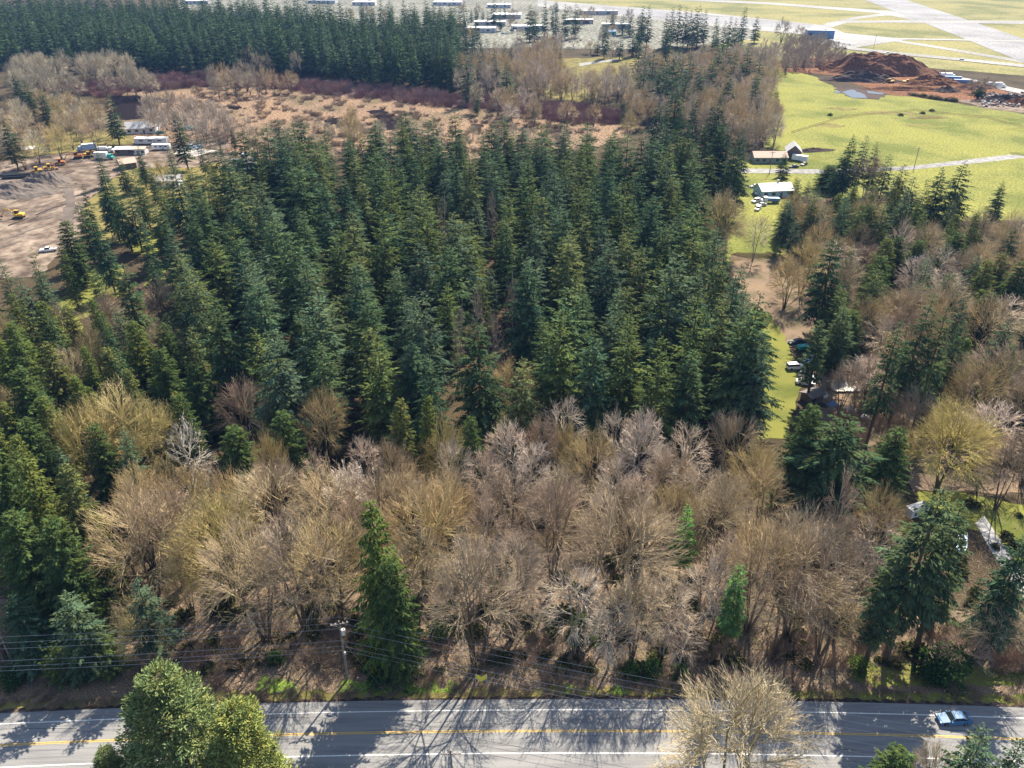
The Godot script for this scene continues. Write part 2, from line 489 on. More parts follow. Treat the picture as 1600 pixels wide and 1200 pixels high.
# A round, bushy conifer: small drooping sprays in clumps over an uneven dome.
func fluffy(id: String, seed_: int, h: float, r: float, clumps: int, per: int, tone: Color) -> void:
	rng.seed = seed_
	var b := MB.new()
	var w := MB.new()
	var lump := FastNoiseLite.new()
	lump.seed = seed_
	lump.frequency = 0.16
	w.tube([Vector3.ZERO, Vector3(0.1, h * 0.5, 0), Vector3(0, h * 0.93, 0)], h * 0.014, 0.06, 7, Color(0.11, 0.085, 0.065))
	for i in clumps:
		var t := rng.randf_range(0.08, 1.0)
		var az := rng.randf() * TAU
		var out := Vector3(cos(az), 0, sin(az))
		var rad := r * pow(1.0 - t, 0.5) * rng.randf_range(0.55, 1.0)
		var c := out * rad + Vector3(0, h * (0.04 + 0.94 * t), 0)
		c += (out + Vector3(0, 0.5, 0)) * lump.get_noise_3dv(c) * 2.6
		var nrm := (out + Vector3(0, 0.35 + t * 0.8, 0)).normalized()
		var k := rng.randf_range(0.68, 1.35)
		var warm := rng.randf_range(-0.1, 0.16)
		if i % 5 == 0:
			w.tube([Vector3(0, maxf(1.0, c.y - rad * 0.3), 0), c], 0.06, 0.02, 3, Color(0.13, 0.1, 0.07))
		for j in per:
			var q := c + Vector3(rng.randfn(), rng.randfn() * 0.7, rng.randfn()) * 0.38
			var d := (nrm + Vector3(rng.randf_range(-0.9, 0.9), rng.randf_range(-0.9, 0.5), rng.randf_range(-0.9, 0.9))).normalized()
			spray(b, q, d, rng.randf_range(0.35, 0.75), rng.randf_range(0.1, 0.16), tint(tone, k * rng.randf_range(0.75, 1.3), warm))
	meshes[id] = {"trunk": w.mesh(), "crown": b.mesh(), "h": h, "r": r, "trunk_mat": "wood", "crown_mat": "leaf"}

# Brush: many thin stems from the ground.
func brush(id: String, seed_: int, h: float, r: float, stems: int, tone: Color) -> void:
	rng.seed = seed_
	var b := MB.new()
	var w := MB.new()
	for i in stems:
		var a := rng.randf() * TAU
		var e := sqrt(rng.randf()) * r * 0.6
		var p := Vector3(cos(a) * e, 0, sin(a) * e)
		var d := Vector3(cos(a) * 0.5 + rng.randf_range(-0.3, 0.3), 1.0, sin(a) * 0.5 + rng.randf_range(-0.3, 0.3)).normalized()
		var l := h * rng.randf_range(0.6, 1.05)
		var col := tint(tone, rng.randf_range(0.7, 1.3))
		if i % 8 == 0:
			w.tube([p, p + d * l * 0.4], 0.04, 0.02, 3, tint(tone, 0.7))
		b.spike(p, p + d * l, 0.035, col)
		for k in 7:
			var q := p + d * l * rng.randf_range(0.35, 0.95)
			var dd := (d + Vector3(rng.randf_range(-0.8, 0.8), rng.randf_range(-0.1, 0.6), rng.randf_range(-0.8, 0.8))).normalized()
			b.spike(q, q + dd * l * rng.randf_range(0.2, 0.4), 0.022, tint(col, rng.randf_range(0.8, 1.2)))
	meshes[id] = {"trunk": w.mesh(), "crown": b.mesh(), "h": h, "r": r, "trunk_mat": "wood", "crown_mat": "wood"}

func make_trees() -> void:
	var green := [Color(0.064, 0.101, 0.046), Color(0.052, 0.090, 0.050), Color(0.078, 0.109, 0.038), Color(0.062, 0.093, 0.058), Color(0.090, 0.112, 0.046), Color(0.045, 0.073, 0.035), Color(0.071, 0.106, 0.059), Color(0.098, 0.121, 0.050)]
	for i in 12:
		conifer("fir%d" % i, 100 + i, 30.0, 7.2, {"base": [0.1, 0.16, 0.08, 0.2, 0.12, 0.18, 0.1, 0.14][i % 8], "gap": [0.85, 0.75, 0.95, 0.82, 0.9, 0.78, 1.0, 0.85][i % 8], "per": [6.5, 7.0, 6.0][i % 3], "every": 0.46, "width": 0.2, "droop": [0.4, 0.55, 0.3, 0.45, 0.6, 0.5, 0.35, 0.5][i % 8], "lift0": 0.05, "lift1": 0.65, "power": [0.6, 0.7, 0.56, 0.66, 0.52, 0.68, 0.6, 0.58, 0.5, 0.64, 0.74, 0.55][i], "miss": [0.08, 0.14, 0.1, 0.2][i % 4], "spray": 0.8, "hang": 0.12, "rough": [0.16, 0.26, 0.2][i % 3], "cut": 0.94 if i == 4 or i == 9 else 1.0, "tone": green[i % 8]})
	# tall open-grown firs with long bare trunks
	for i in 2:
		conifer("openfir%d" % i, 140 + i, 30.0, 4.2, {"base": 0.3, "gap": 0.8, "per": 6.0, "every": 0.36, "width": 0.17, "droop": 0.4, "lift0": 0.0, "lift1": 0.6, "power": 0.62, "miss": 0.12, "rough": 0.3, "spray": 1.05, "hang": 0.12, "tone": [Color(0.066, 0.094, 0.046), Color(0.056, 0.084, 0.04)][i]})
	# western red cedars: dense drooping sprays, yellow-green
	for i in 4:
		conifer("cedar%d" % i, 160 + i, 24.0, 4.4, {"base": 0.05, "gap": 0.5, "per": 8.0, "every": 0.3, "width": 0.15, "droop": 0.5, "lift0": 0.1, "lift1": 1.0, "power": [0.62, 0.7, 0.55, 0.66][i], "miss": 0.03, "fat": 0.55, "spray": 0.7, "hang": 0.45, "tone": [Color(0.09, 0.11, 0.03), Color(0.085, 0.122, 0.032), Color(0.056, 0.086, 0.03), Color(0.094, 0.106, 0.036)][i]})
	# broad lush conifers just this side of the road
	for i in 2:
		fluffy("lush%d" % i, 180 + i, 26.0, 9.0, 1500, 30, [Color(0.16, 0.205, 0.085), Color(0.215, 0.25, 0.08)][i])
	for i in 4:
		conifer("farfir%d" % i, 200 + i, 30.0, 6.0, {"base": 0.12, "gap": 1.15, "per": 6.0, "every": 0.75, "width": 0.32, "rough": 0.25, "droop": 0.5, "lift0": 0.05, "lift1": 0.7, "power": 0.58, "miss": 0.08, "spray": 0.9, "hang": 0.2, "tone": green[[0, 1, 3, 6][i]]})
	var tan_ := [Color(0.414, 0.322, 0.194), Color(0.351, 0.262, 0.199), Color(0.378, 0.299, 0.204), Color(0.324, 0.267, 0.209), Color(0.423, 0.350, 0.238), Color(0.405, 0.317, 0.160), Color(0.360, 0.290, 0.213)]
	for i in 7:
		leafless("maple%d" % i, 300 + i, 24.0, 8.0, {"stems": [4, 3, 5, 4, 3, 4, 5][i], "spread": [0.2, 0.14, 0.24, 0.18, 0.12, 0.2, 0.22][i], "mid": [0.46, 0.54, 0.5, 0.44, 0.56, 0.48, 0.52][i], "reach": 0.5, "thick": 0.0105, "limbs": [20, 17, 22, 18, 16, 21, 18][i], "low": [-0.1, 0.0, -0.2, -0.1, 0.0, -0.05, 0.0][i], "rise": 0.95, "first": 0.45, "wob": [1.0, 1.3, 1.1, 1.5, 1.2, 1.4, 1.0][i], "forks": [6, 6, 4], "tip": 1.05, "twig_r": 0.021, "bark": Color(0.11, 0.085, 0.06), "limb": [Color(0.27, 0.22, 0.13), Color(0.23, 0.185, 0.125)][i % 2], "twig": tan_[i]})
	for i in 3:
		leafless("mossy%d" % i, 330 + i, 22.0, 8.5, {"stems": [3, 4, 2][i], "spread": 0.22, "mid": 0.4, "reach": 0.45, "thick": 0.013, "limbs": [22, 24, 20][i], "low": -0.35, "rise": 0.6, "first": 0.35, "wob": 1.5, "forks": [7, 7, 5], "tip": 0.8, "twig_r": 0.021, "bark": Color(0.14, 0.12, 0.045), "limb": Color(0.29, 0.25, 0.085), "twig": [Color(0.5, 0.425, 0.2), Color(0.46, 0.38, 0.175), Color(0.52, 0.43, 0.23)][i]})
	for i in 4:
		leafless("alder%d" % i, 350 + i, 22.0, 4.6, {"stems": [1, 2, 1, 2][i], "spread": 0.1, "mid": 0.56, "reach": 0.85, "thick": 0.0085, "limbs": 18, "low": -0.8, "rise": 0.9, "first": 0.3, "wob": 1.1, "forks": [5, 5, 3], "tip": 0.9, "twig_r": 0.025, "bark": Color(0.24, 0.22, 0.2), "limb": Color(0.3, 0.27, 0.23), "twig": [Color(0.46, 0.38, 0.29), Color(0.5, 0.43, 0.35), Color(0.44, 0.34, 0.26), Color(0.48, 0.39, 0.3)][i]})
	# pale, lichen-covered or dead
	for i in 2:
		leafless("pale%d" % i, 370 + i, 18.0, 4.0, {"stems": [2, 1][i], "spread": 0.16, "mid": 0.52, "reach": 0.6, "thick": 0.012, "limbs": 15, "low": -0.4, "rise": 0.6, "first": 0.3, "wob": 1.8, "forks": [5, 5, 4], "tip": 0.8, "twig_r": 0.033, "bark": Color(0.3, 0.27, 0.24), "limb": Color(0.4, 0.36, 0.31), "twig": [Color(0.56, 0.46, 0.38), Color(0.52, 0.45, 0.39)][i]})
	for i in 2:
		leafless("olive%d" % i, 335 + i, 21.0, 8.0, {"stems": [3, 4][i], "spread": 0.22, "mid": 0.4, "reach": 0.46, "thick": 0.012, "limbs": 22, "low": -0.3, "rise": 0.65, "first": 0.35, "wob": 1.2, "forks": [7, 6, 5], "tip": 0.9, "twig_r": 0.021, "bark": Color(0.14, 0.12, 0.05), "limb": Color(0.3, 0.26, 0.1), "twig": [Color(0.48, 0.39, 0.2), Color(0.5, 0.38, 0.22)][i]})
	for i in 2:
		leafless("dense%d" % i, 338 + i, 21.0, 9.0, {"stems": [2, 3][i], "spread": 0.2, "mid": 0.48, "reach": 0.42, "thick": 0.016, "limbs": 26, "low": -0.55, "rise": 0.5, "first": 0.45, "wob": 1.4, "forks": [8, 7, 7], "tip": 0.75, "twig_r": 0.022, "bark": Color(0.11, 0.1, 0.04), "limb": Color(0.26, 0.23, 0.07), "twig": [Color(0.47, 0.39, 0.15), Color(0.4, 0.33, 0.2)][i]})
	leafless("dead0", 381, 24.0, 2.4, {"stems": 1, "spread": 0.1, "mid": 0.5, "reach": 0.97, "thick": 0.009, "limbs": 30, "low": -0.8, "rise": 0.1, "first": 0.2, "wob": 1.6, "forks": [3, 2, 1], "tip": 0.6, "twig_r": 0.03, "bark": Color(0.24, 0.2, 0.17), "limb": Color(0.27, 0.22, 0.18), "twig": Color(0.34, 0.27, 0.21)})
	leafless("buds0", 378, 26.0, 8.0, {"stems": 4, "spread": 0.2, "mid": 0.5, "reach": 0.5, "thick": 0.011, "limbs": 24, "low": -0.3, "rise": 0.6, "first": 0.3, "wob": 1.6, "forks": [8, 7, 8], "tip": 0.6, "twig_r": 0.022, "bark": Color(0.16, 0.14, 0.07), "limb": Color(0.28, 0.24, 0.14), "twig": Color(0.5, 0.42, 0.28)})
	conifer("halffir", 190, 22.0, 2.3, {"base": 0.42, "gap": 0.5, "per": 7.0, "every": 0.28, "width": 0.13, "droop": 0.4, "lift0": 0.1, "lift1": 0.7, "power": 0.5, "miss": 0.05, "spray": 1.1, "hang": 0.2, "tone": Color(0.08, 0.15, 0.05)})
	conifer("brightfir", 191, 18.0, 2.6, {"base": 0.3, "gap": 0.6, "per": 6.0, "every": 0.3, "width": 0.15, "droop": 0.35, "lift0": 0.1, "lift1": 0.7, "power": 0.7, "miss": 0.05, "spray": 1.1, "hang": 0.15, "tone": Color(0.08, 0.18, 0.045)})
	leafless("snag0", 380, 22.0, 3.2, {"stems": 1, "spread": 0.1, "mid": 0.5, "reach": 0.97, "thick": 0.012, "limbs": 26, "low": -0.9, "rise": 0.2, "first": 0.2, "wob": 2.2, "forks": [3, 3, 2], "tip": 0.8, "twig_r": 0.026, "bark": Color(0.32, 0.29, 0.26), "limb": Color(0.38, 0.35, 0.31), "twig": Color(0.44, 0.4, 0.35)})
	for i in 3:
		leafless("farbare%d" % i, 390 + i, 20.0, 6.0, {"stems": [3, 2, 4][i], "spread": 0.2, "mid": 0.45, "reach": 0.5, "thick": 0.011, "limbs": 15, "low": -0.3, "rise": 0.7, "first": 0.3, "wob": 1.1, "forks": [5, 5, 3], "tip": 1.3, "twig_r": 0.05, "bark": Color(0.16, 0.13, 0.11), "limb": Color(0.26, 0.21, 0.16), "twig": [Color(0.44, 0.35, 0.21), Color(0.4, 0.36, 0.27), Color(0.33, 0.28, 0.22)][i]})
	leafless("faralder0", 396, 22.0, 3.6, {"stems": 1, "spread": 0.1, "mid": 0.62, "reach": 0.85, "thick": 0.009, "limbs": 13, "low": -0.8, "rise": 0.9, "first": 0.35, "wob": 1.1, "forks": [4, 4, 3], "tip": 1.1, "twig_r": 0.042, "bark": Color(0.2, 0.17, 0.15), "limb": Color(0.28, 0.25, 0.22), "twig": Color(0.44, 0.37, 0.3)})
	brush("dogwood0", 410, 3.6, 3.2, 170, Color(0.22, 0.13, 0.125))
	brush("dogwood1", 411, 3.2, 3.4, 170, Color(0.27, 0.19, 0.17))
	brush("brush0", 412, 3.0, 2.4, 120, Color(0.25, 0.19, 0.14))
	brush("brush1", 413, 3.4, 2.4, 120, Color(0.27, 0.195, 0.145))
	leafy("bush0", 420, 3.0, 2.4, 1500, 0.42, Color(0.035, 0.07, 0.022))
	leafy("bush1", 421, 3.4, 2.6, 1700, 0.42, Color(0.07, 0.1, 0.025))
	leafy("fern0", 422, 0.9, 1.1, 260, 0.55, Color(0.06, 0.062, 0.026))

# ---------------------------------------------------------------- planting
func near_other(p: Vector3, gap: float) -> bool:
	var g := 8.0
	var n := ceili(gap / g)
	var ci := floori(p.x / g)
	var cj := floori(p.z / g)
	for i in range(ci - n, ci + n + 1):
		for j in range(cj - n, cj + n + 1):
			for q in cells.get(Vector2i(i, j), []):
				if Vector2(q.x - p.x, q.z - p.z).length() < gap:
					return true
	return false

func lean(v: Vector2) -> Basis:
	return Basis(Vector3.RIGHT, v.x) * Basis(Vector3.BACK, v.y)

func plan(kind: String, p: Vector3, h: float, r: float, mesh: String, label: String, group := "") -> void:
	var key := Vector2i(floori(p.x / 8.0), floori(p.z / 8.0))
	if not cells.has(key):
		cells[key] = []
	cells[key].append(p)
	trees.append({"kind": kind, "pos": p, "h": h, "r": r, "mesh": mesh, "label": label, "group": group, "turn": rng.randf() * TAU, "tilt": Vector2(rng.randfn(), rng.randfn()) * 0.022})

# the top of the tree shows at px, py in the air photo
func plant(kind: String, px: float, py: float, h: float, r: float, mesh: String, label: String, group := "") -> void:
	plan(kind, at(px, py, h), h, r, mesh, label, group)

# fills the plan polygon (given by where the tree tops show, at height h) with trees some gap apart
func fill(poly_px: Array, h: float, gap: float, tries: int, seed_: int, chooser: Callable, keep_out := []) -> void:
	rng.seed = seed_
	var poly := PackedVector2Array()
	var lo := Vector2(1e9, 1e9)
	var hi := -lo
	for q in poly_px:
		var w := at(q[0], q[1], h)
		poly.append(Vector2(w.x, w.z))
		lo = lo.min(poly[-1])
		hi = hi.max(poly[-1])
	for i in tries:
		var p := Vector2(rng.randf_range(lo.x, hi.x), rng.randf_range(lo.y, hi.y))
		if not Geometry2D.is_point_in_polygon(p, poly):
			continue
		var p3 := Vector3(p.x, 0, p.y)
		var skip := false
		for k in keep_out:
			if Geometry2D.is_point_in_polygon(p, k):
				skip = true
				break
		if skip or near_other(p3, gap * rng.randf_range(0.85, 1.2)):
			continue
		(chooser as Callable).call(p3)

func ground_poly(poly_px: Array, h := 0.0) -> PackedVector2Array:
	var poly := PackedVector2Array()
	for q in poly_px:
		var w := at(q[0], q[1], h)
		poly.append(Vector2(w.x, w.z))
	return poly

var masses := {}

func mass(called: String, p: Vector3, h: float, r: float, mesh: String, label: String) -> void:
	if not masses.has(called):
		masses[called] = {"label": label, "of": {}}
	var of: Dictionary = masses[called].of
	if not of.has(mesh):
		of[mesh] = []
	of[mesh].append(Transform3D(Basis(Vector3.UP, rng.randf() * TAU) * Basis.from_scale(Vector3(r / meshes[mesh].r, h / meshes[mesh].h, r / meshes[mesh].r)), p))
	var key := Vector2i(floori(p.x / 8.0), floori(p.z / 8.0))
	if not cells.has(key):
		cells[key] = []
	cells[key].append(p)

func emit_masses() -> void:
	for called in masses:
		var root := Node3D.new()
		root.name = called
		add_child(root)
		setting(root, masses[called].label, "stuff")
		for id in masses[called].of:
			var list: Array = masses[called].of[id]
			var mm := MultiMesh.new()
			mm.transform_format = MultiMesh.TRANSFORM_3D
			mm.mesh = meshes[id].crown
			mm.instance_count = list.size()
			for k in list.size():
				mm.set_instance_transform(k, list[k])
			var mi := MultiMeshInstance3D.new()
			mi.name = "twigs"
			mi.multimesh = mm
			mi.material_override = M.wood
			mi.set_meta("kind", "stuff")
			root.add_child(mi, true)

func emit_trees() -> void:
	# trees that would read alike get their order from the left, where few enough share it
	var alike := {}
	for t in trees:
		if not alike.has(t.label):
			alike[t.label] = []
		alike[t.label].append(t)
	for l in alike:
		var same: Array = alike[l]
		if same.size() < 2 or same.size() > 10:
			continue
		same.sort_custom(func(a, b): return a.pos.x / (EYE - a.pos.z) < b.pos.x / (EYE - b.pos.z))
		for i in same.size():
			same[i].label = l + ", " + ["leftmost", "second leftmost", "third leftmost", "fourth leftmost", "fifth leftmost", "sixth leftmost", "seventh leftmost", "eighth leftmost", "ninth leftmost", "tenth leftmost"][i]
	var by_kind := {}
	for t in trees:
		if not by_kind.has(t.kind):
			by_kind[t.kind] = []
		by_kind[t.kind].append(t)
	for kind in by_kind:
		var list: Array = by_kind[kind]
		list.sort_custom(func(a, b): return a.pos.z > b.pos.z)
		var alone := mini(list.size(), 300)
		var category: String = "shrub" if kind.contains("shrub") or kind.contains("bush") else "tree"
		var protos := {}
		for i in alone:
			var t: Dictionary = list[i]
			var m: Dictionary = meshes[t.mesh]
			var o: Node3D
			if protos.has(t.mesh):
				o = protos[t.mesh].duplicate()
				o.name = numbered(kind)
				add_child(o, true)
			else:
				o = Node3D.new()
				o.name = numbered(kind)
				add_child(o, true)
				part("crown", m.crown, M[m.crown_mat], o)
				part("stem" if category == "shrub" else "trunk", m.trunk, M[m.trunk_mat], o)
				protos[t.mesh] = o
			o.position = t.pos
			o.basis = lean(t.tilt) * Basis(Vector3.UP, t.turn) * Basis.from_scale(Vector3(t.r / m.r, t.h / m.h, t.r / m.r))
			tag(o, t.label, category, t.group)
		if list.size() > alone:
			var rest := {}
			for i in range(alone, list.size()):
				var t: Dictionary = list[i]
				if not rest.has(t.mesh):
					rest[t.mesh] = []
				rest[t.mesh].append(t)
			var root := Node3D.new()
			root.name = "distant_" + kind + "s"
			add_child(root)
			setting(root, "mass of farther %ss beyond the ones that can be told apart" % kind.replace("_", " "), "stuff")
			for id in rest:
				for piece in ["crown", "trunk"]:
					var mm := MultiMesh.new()
					mm.transform_format = MultiMesh.TRANSFORM_3D
					mm.mesh = meshes[id][piece]
					mm.instance_count = rest[id].size()
					for k in rest[id].size():
						var t: Dictionary = rest[id][k]
						var m: Dictionary = meshes[id]
						mm.set_instance_transform(k, Transform3D(lean(t.tilt) * Basis(Vector3.UP, t.turn) * Basis.from_scale(Vector3(t.r / m.r, t.h / m.h, t.r / m.r)), t.pos))
					var mi := MultiMeshInstance3D.new()
					mi.name = piece + "s"
					mi.multimesh = mm
					mi.material_override = M[meshes[id][piece + "_mat"]]
					mi.set_meta("kind", "stuff")
					root.add_child(mi, true)
# ---------------------------------------------------------------- the setting
func sheet(s: String, poly: PackedVector2Array, y: float, mat: Material, label: String, kind := "structure") -> MeshInstance3D:
	var b := MB.new()
	var idx := Geometry2D.triangulate_polygon(poly)
	if idx.is_empty():
		print("not simple: ", label)
		return null
	for i in range(0, idx.size(), 3):
		var p := []
		for k in 3:
			p.append(Vector3(poly[idx[i + k]].x, y, poly[idx[i + k]].y))
		if (p[1] - p[0]).cross(p[2] - p[0]).y > 0:
			b.tri(p[0], p[2], p[1], Color.WHITE)
		else:
			b.tri(p[0], p[1], p[2], Color.WHITE)
	var o := part(s, b.mesh(), mat, self)
	setting(o, label, kind)
	return o

# a sheet with an uneven outline
func patch(s: String, poly_px: Array, y: float, mat: Material, label: String, step := 4.0, wobble := 1.2, seed_ := 1, kind := "structure") -> MeshInstance3D:
	rng.seed = seed_ + 7000
	var src := ground_poly(poly_px)
	var out := PackedVector2Array()
	for i in src.size():
		var a := src[i]
		var b := src[(i + 1) % src.size()]
		var n := maxi(1, roundi(a.distance_to(b) / step))
		var nrm := (b - a).normalized().orthogonal()
		for k in n:
			out.append(a.lerp(b, float(k) / n) + nrm * rng.randf_range(-wobble, wobble))
	return sheet(s, out, y, mat, label, kind)

# a band between two plan lines
func band(s: String, a_px: Array, b_px: Array, y: float, mat: Material, label: String) -> MeshInstance3D:
	var pts := a_px.duplicate()
	var rev := b_px.duplicate()
	rev.reverse()
	pts.append_array(rev)
	return sheet(s, ground_poly(pts), y, mat, label)

func road_z(x: float, off: float) -> float:
	return -(75.6 - 0.00034 * (x - 10.0) * (x - 10.0)) - off

func road_strip(s: String, near: float, far: float, y: float, mat: Material, label: String, wob := 0.0) -> void:
	var b := MB.new()
	rng.seed = 55
	var x := -170.0
	var w0 := 0.0
	while x < 170.0:
		var st := 4.0 if wob == 0.0 else 0.8
		var w1 := rng.randf_range(-wob, wob)
		b.quad(Vector3(x, y, road_z(x, near)), Vector3(x, y, road_z(x, far + w0)), Vector3(x + st, y, road_z(x + st, far + w1)), Vector3(x + st, y, road_z(x + st, near)), Color.WHITE)
		w0 = w1
		x += st
	setting(part(s, b.mesh(), mat, self), label)

func build_ground() -> void:
	sheet("ground", PackedVector2Array([Vector2(-4200, 400), Vector2(4200, 400), Vector2(4200, -6000), Vector2(-4200, -6000)]), 0.0, M.floor, "brown forest floor and open land out to the horizon")
	# leaf litter under the maples and the road verge
	patch("leaf_litter_ground", [[-150, 940], [180, 930], [500, 900], [900, 860], [1250, 900], [1500, 960], [1750, 960], [1750, 1096], [1400, 1094], [800, 1086], [300, 1094], [-150, 1106]], 0.02, M.litter, "tan leaf litter under the bare maples beside the road", 3.0, 1.2, 1)
	patch("leaf_litter_clearing", [[1140, 395], [1215, 395], [1255, 440], [1275, 500], [1275, 540], [1225, 540], [1190, 490], [1150, 450]], 0.05, M.litter, "pinkish leaf litter in the clearing right of the firs", 3.0, 1.5, 2)
	patch("leaf_litter_yard", [[1270, 560], [1420, 560], [1450, 700], [1290, 690]], 0.03, M.litter, "leaf litter around the junk beside the clearing", 3.0, 1.5, 12)
	patch("leaf_litter_ground_by_lawn", [[1410, 690], [1480, 700], [1600, 745], [1600, 768], [1430, 768]], 0.03, M.litter, "leaf litter under the mossy dome-shaped tree", 3.0, 1.0, 13)
	road_strip("verge", 5.4, 7.6, 0.03, M.verge, "patchy mossy grass verge along the far side of the road", 0.6)
	road_strip("verge_near_side", -14.0, -6.2, 0.03, M.verge, "grass on the near side of the road")
	for row in [[525, 608, 2.1, 1.3], [610, 690, 1.7, 1.7], [688, 722, 2.0, 1.8], [395, 470, 2.6, 1.6], [870, 905, 1.4, 1.0], [955, 985, 1.6, 1.2], [560, 640, 0.9, 0.8]]:
		patch("green_grass_patch", [[row[0], 1086 - row[3] * 2], [row[0] + 15, 1085 - row[2] * 11], [row[1] - 12, 1084 - row[3] * 12], [row[1], 1085 - row[3] * 2]], 0.045, M.greenturf, "bright green grass patch on the verge", 0.7, 0.45, int(row[0]))
	patch("roadside_lawn", [[1325, 1060], [1345, 1042], [1500, 1040], [1750, 1046], [1750, 1068], [1500, 1071], [1345, 1071]], 0.04, M.turf, "yellow-green lawn strip beneath the right-hand roadside firs", 1.5, 0.5, 3)
	patch("roadside_grass", [[1330, 1086], [1400, 1082], [1520, 1086], [1750, 1092], [1750, 1101], [1500, 1098], [1330, 1094]], 0.05, M.turf, "grass between the litter and the road at right", 1.5, 0.5, 33)
	patch("lawn", [[1432, 768], [1500, 770], [1600, 790], [1750, 800], [1750, 900], [1580, 882], [1540, 830], [1440, 812]], 0.05, M.turf, "bright lawn beside the driveway at right", 2.0, 0.4, 4)
	band("driveway", [[1538, 806], [1564, 846], [1590, 885], [1650, 960]], [[1524, 818], [1550, 864], [1574, 898], [1616, 960]], 0.07, M.concrete, "pale curved driveway beside the lawn")
	patch("clearing_grass", [[1172, 478], [1205, 492], [1226, 525], [1240, 560], [1252, 600], [1245, 640], [1228, 685], [1180, 690], [1160, 650], [1182, 570], [1172, 520]], 0.06, M.turf, "bright yellow-green grass strip right of the fir stand", 3.0, 0.8, 6)
	patch("house_lawn", [[1120, 255], [1330, 232], [1330, 300], [1225, 330], [1225, 400], [1140, 410], [1120, 330]], 0.05, M.pasture, "lawn around the houses at upper right", 5.0, 1.5, 6)
	patch("pasture", [[1195, 105], [1235, 105], [1330, 145], [1420, 150], [1600, 178], [1750, 195], [1750, 350], [1480, 345], [1320, 330], [1250, 240], [1195, 230]], 0.08, M.pasture, "wide bright yellow-green pasture at upper right", 8.0, 2.0, 7)
	rng.seed = 90
	for i in 16:
		var x := rng.randf_range(1240, 1640)
		var y := rng.randf_range(150, 290)
		patch("weedy_patch", [[x - 26, y], [x, y - 3.0], [x + 30, y], [x + 4, y + 3.5]], 0.1 + 0.004 * i, M.turf if i % 3 else M.verge, "weedy darker patch in the pasture grass", 4.0, 2.6, 300 + i)
	for k in 2:
		band("wheel_track", [[1236, 206 + k * 2.2], [1320, 180 + k * 2.0], [1430, 171 + k * 1.8], [1540, 182 + k * 2.0], [1640, 206 + k * 2.2]], [[1236, 206.7 + k * 2.2], [1320, 180.6 + k * 2.0], [1430, 171.5 + k * 1.8], [1540, 182.6 + k * 2.0], [1640, 206.7 + k * 2.2]], 0.2 + 0.01 * k, M.verge, "worn wheel track curving over the pasture")
	band("farm_road", [[1120, 263], [1200, 264], [1290, 265], [1420, 260], [1500, 251], [1600, 239], [1800, 212]], [[1120, 270], [1200, 271], [1290, 272], [1420, 266], [1500, 258], [1600, 247], [1800, 222]], 0.12, M.concrete, "pale straight road across the pasture")
	# glades on the left
	for q in [[[200, 360], [245, 362], [245, 400], [205, 396]], [[115, 440], [165, 405], [190, 410], [185, 470], [120, 500]], [[230, 420], [262, 415], [262, 455], [230, 455]], [[60, 480], [125, 455], [130, 520], [75, 520]], [[255, 310], [292, 305], [292, 345], [262, 340]]]:
		patch("glade_grass", q, 0.05, M.turf, "sunlit grass showing between the firs at left", 3.0, 1.5, int(q[0][0]))
	patch("dirt_yard", [[-60, 262], [60, 244], [130, 236], [240, 222], [330, 218], [360, 245], [300, 262], [200, 262], [150, 300], [130, 330], [128, 370], [90, 400], [60, 430], [-60, 440]], 0.06, M.dirt, "rutted bare dirt yard of the contractor at left", 5.0, 1.5, 8)
	patch("haul_road", [[98, 276], [110, 276], [117, 300], [119, 325], [112, 352], [94, 352], [101, 325], [101, 300]], 0.2, M.gravel, "grey haul road crossing the dirt yard", 2.5, 0.9, 46)
	rng.seed = 92
	for i in 30:
		var x := rng.randf_range(-30, 70)
		var y := rng.randf_range(285, 400)
		var l := rng.randf_range(30, 75)
		var k := rng.randf_range(0.25, 0.4)
		var w := rng.randf_range(0.8, 2.2)
		if x + l > 126:
			l = 126 - x
		band("wheel_rut", [[x, y], [x + l * 0.5, y - l * k * 0.55], [x + l, y - l * k]], [[x, y + w], [x + l * 0.5, y - l * k * 0.55 + w], [x + l, y - l * k + w]], 0.09 + i * 0.003, [M.darksoil, M.dirt, M.gravel, M.dirt][rng.randi() % 4] if i % 2 else M.gravel, "diagonal wheel rut across the dirt yard")
	patch("gravel_lot", [[296, 219], [352, 216], [360, 232], [300, 245], [270, 240]], 0.1, M.path, "pale gravel lot behind the tall lone fir", 4.0, 1.0, 9)
	patch("yard_grass", [[10, 222], [110, 205], [200, 196], [280, 200], [280, 214], [120, 236], [20, 248]], 0.05, M.verge, "rough grass behind the dirt yard", 5.0, 2.0, 10)
	patch("rough_grass", [[128, 330], [150, 296], [200, 260], [300, 258], [380, 250], [380, 320], [300, 350], [200, 380], [140, 380]], 0.04, M.verge, "rough grass between the yard and the fir stand", 4.0, 1.5, 40)
	# the marsh
	patch("marsh", [[165, 150], [300, 134], [400, 136], [520, 149], [640, 160], [780, 174], [900, 187], [990, 192], [985, 222], [700, 250], [420, 250], [200, 215]], 0.1, M.reeds, "pale tan reed marsh", 7.0, 3.5, 11)
	patch("thicket_ground", [[822, 160], [900, 163], [972, 178], [966, 192], [880, 190], [812, 178]], 0.14, M.purple, "purple-brown ground of the thicket at the marsh end", 4.0, 2.0, 41)
	for q in [[[172, 150], [216, 149], [240, 165], [226, 185], [190, 188], [176, 172]], [[570, 174], [598, 171], [606, 176], [628, 184], [627, 200], [596, 206], [590, 184]], [[508, 187], [528, 184], [530, 194], [510, 196]], [[355, 163], [376, 168], [372, 172], [350, 168]], [[738, 194], [756, 195], [754, 199], [738, 197]], [[240, 152], [270, 158], [262, 162], [236, 157]]]:
		patch("marsh_pool", q, 0.18, M.water, "dark open pool in the reed marsh", 3.0, 1.6, int(q[0][0]))
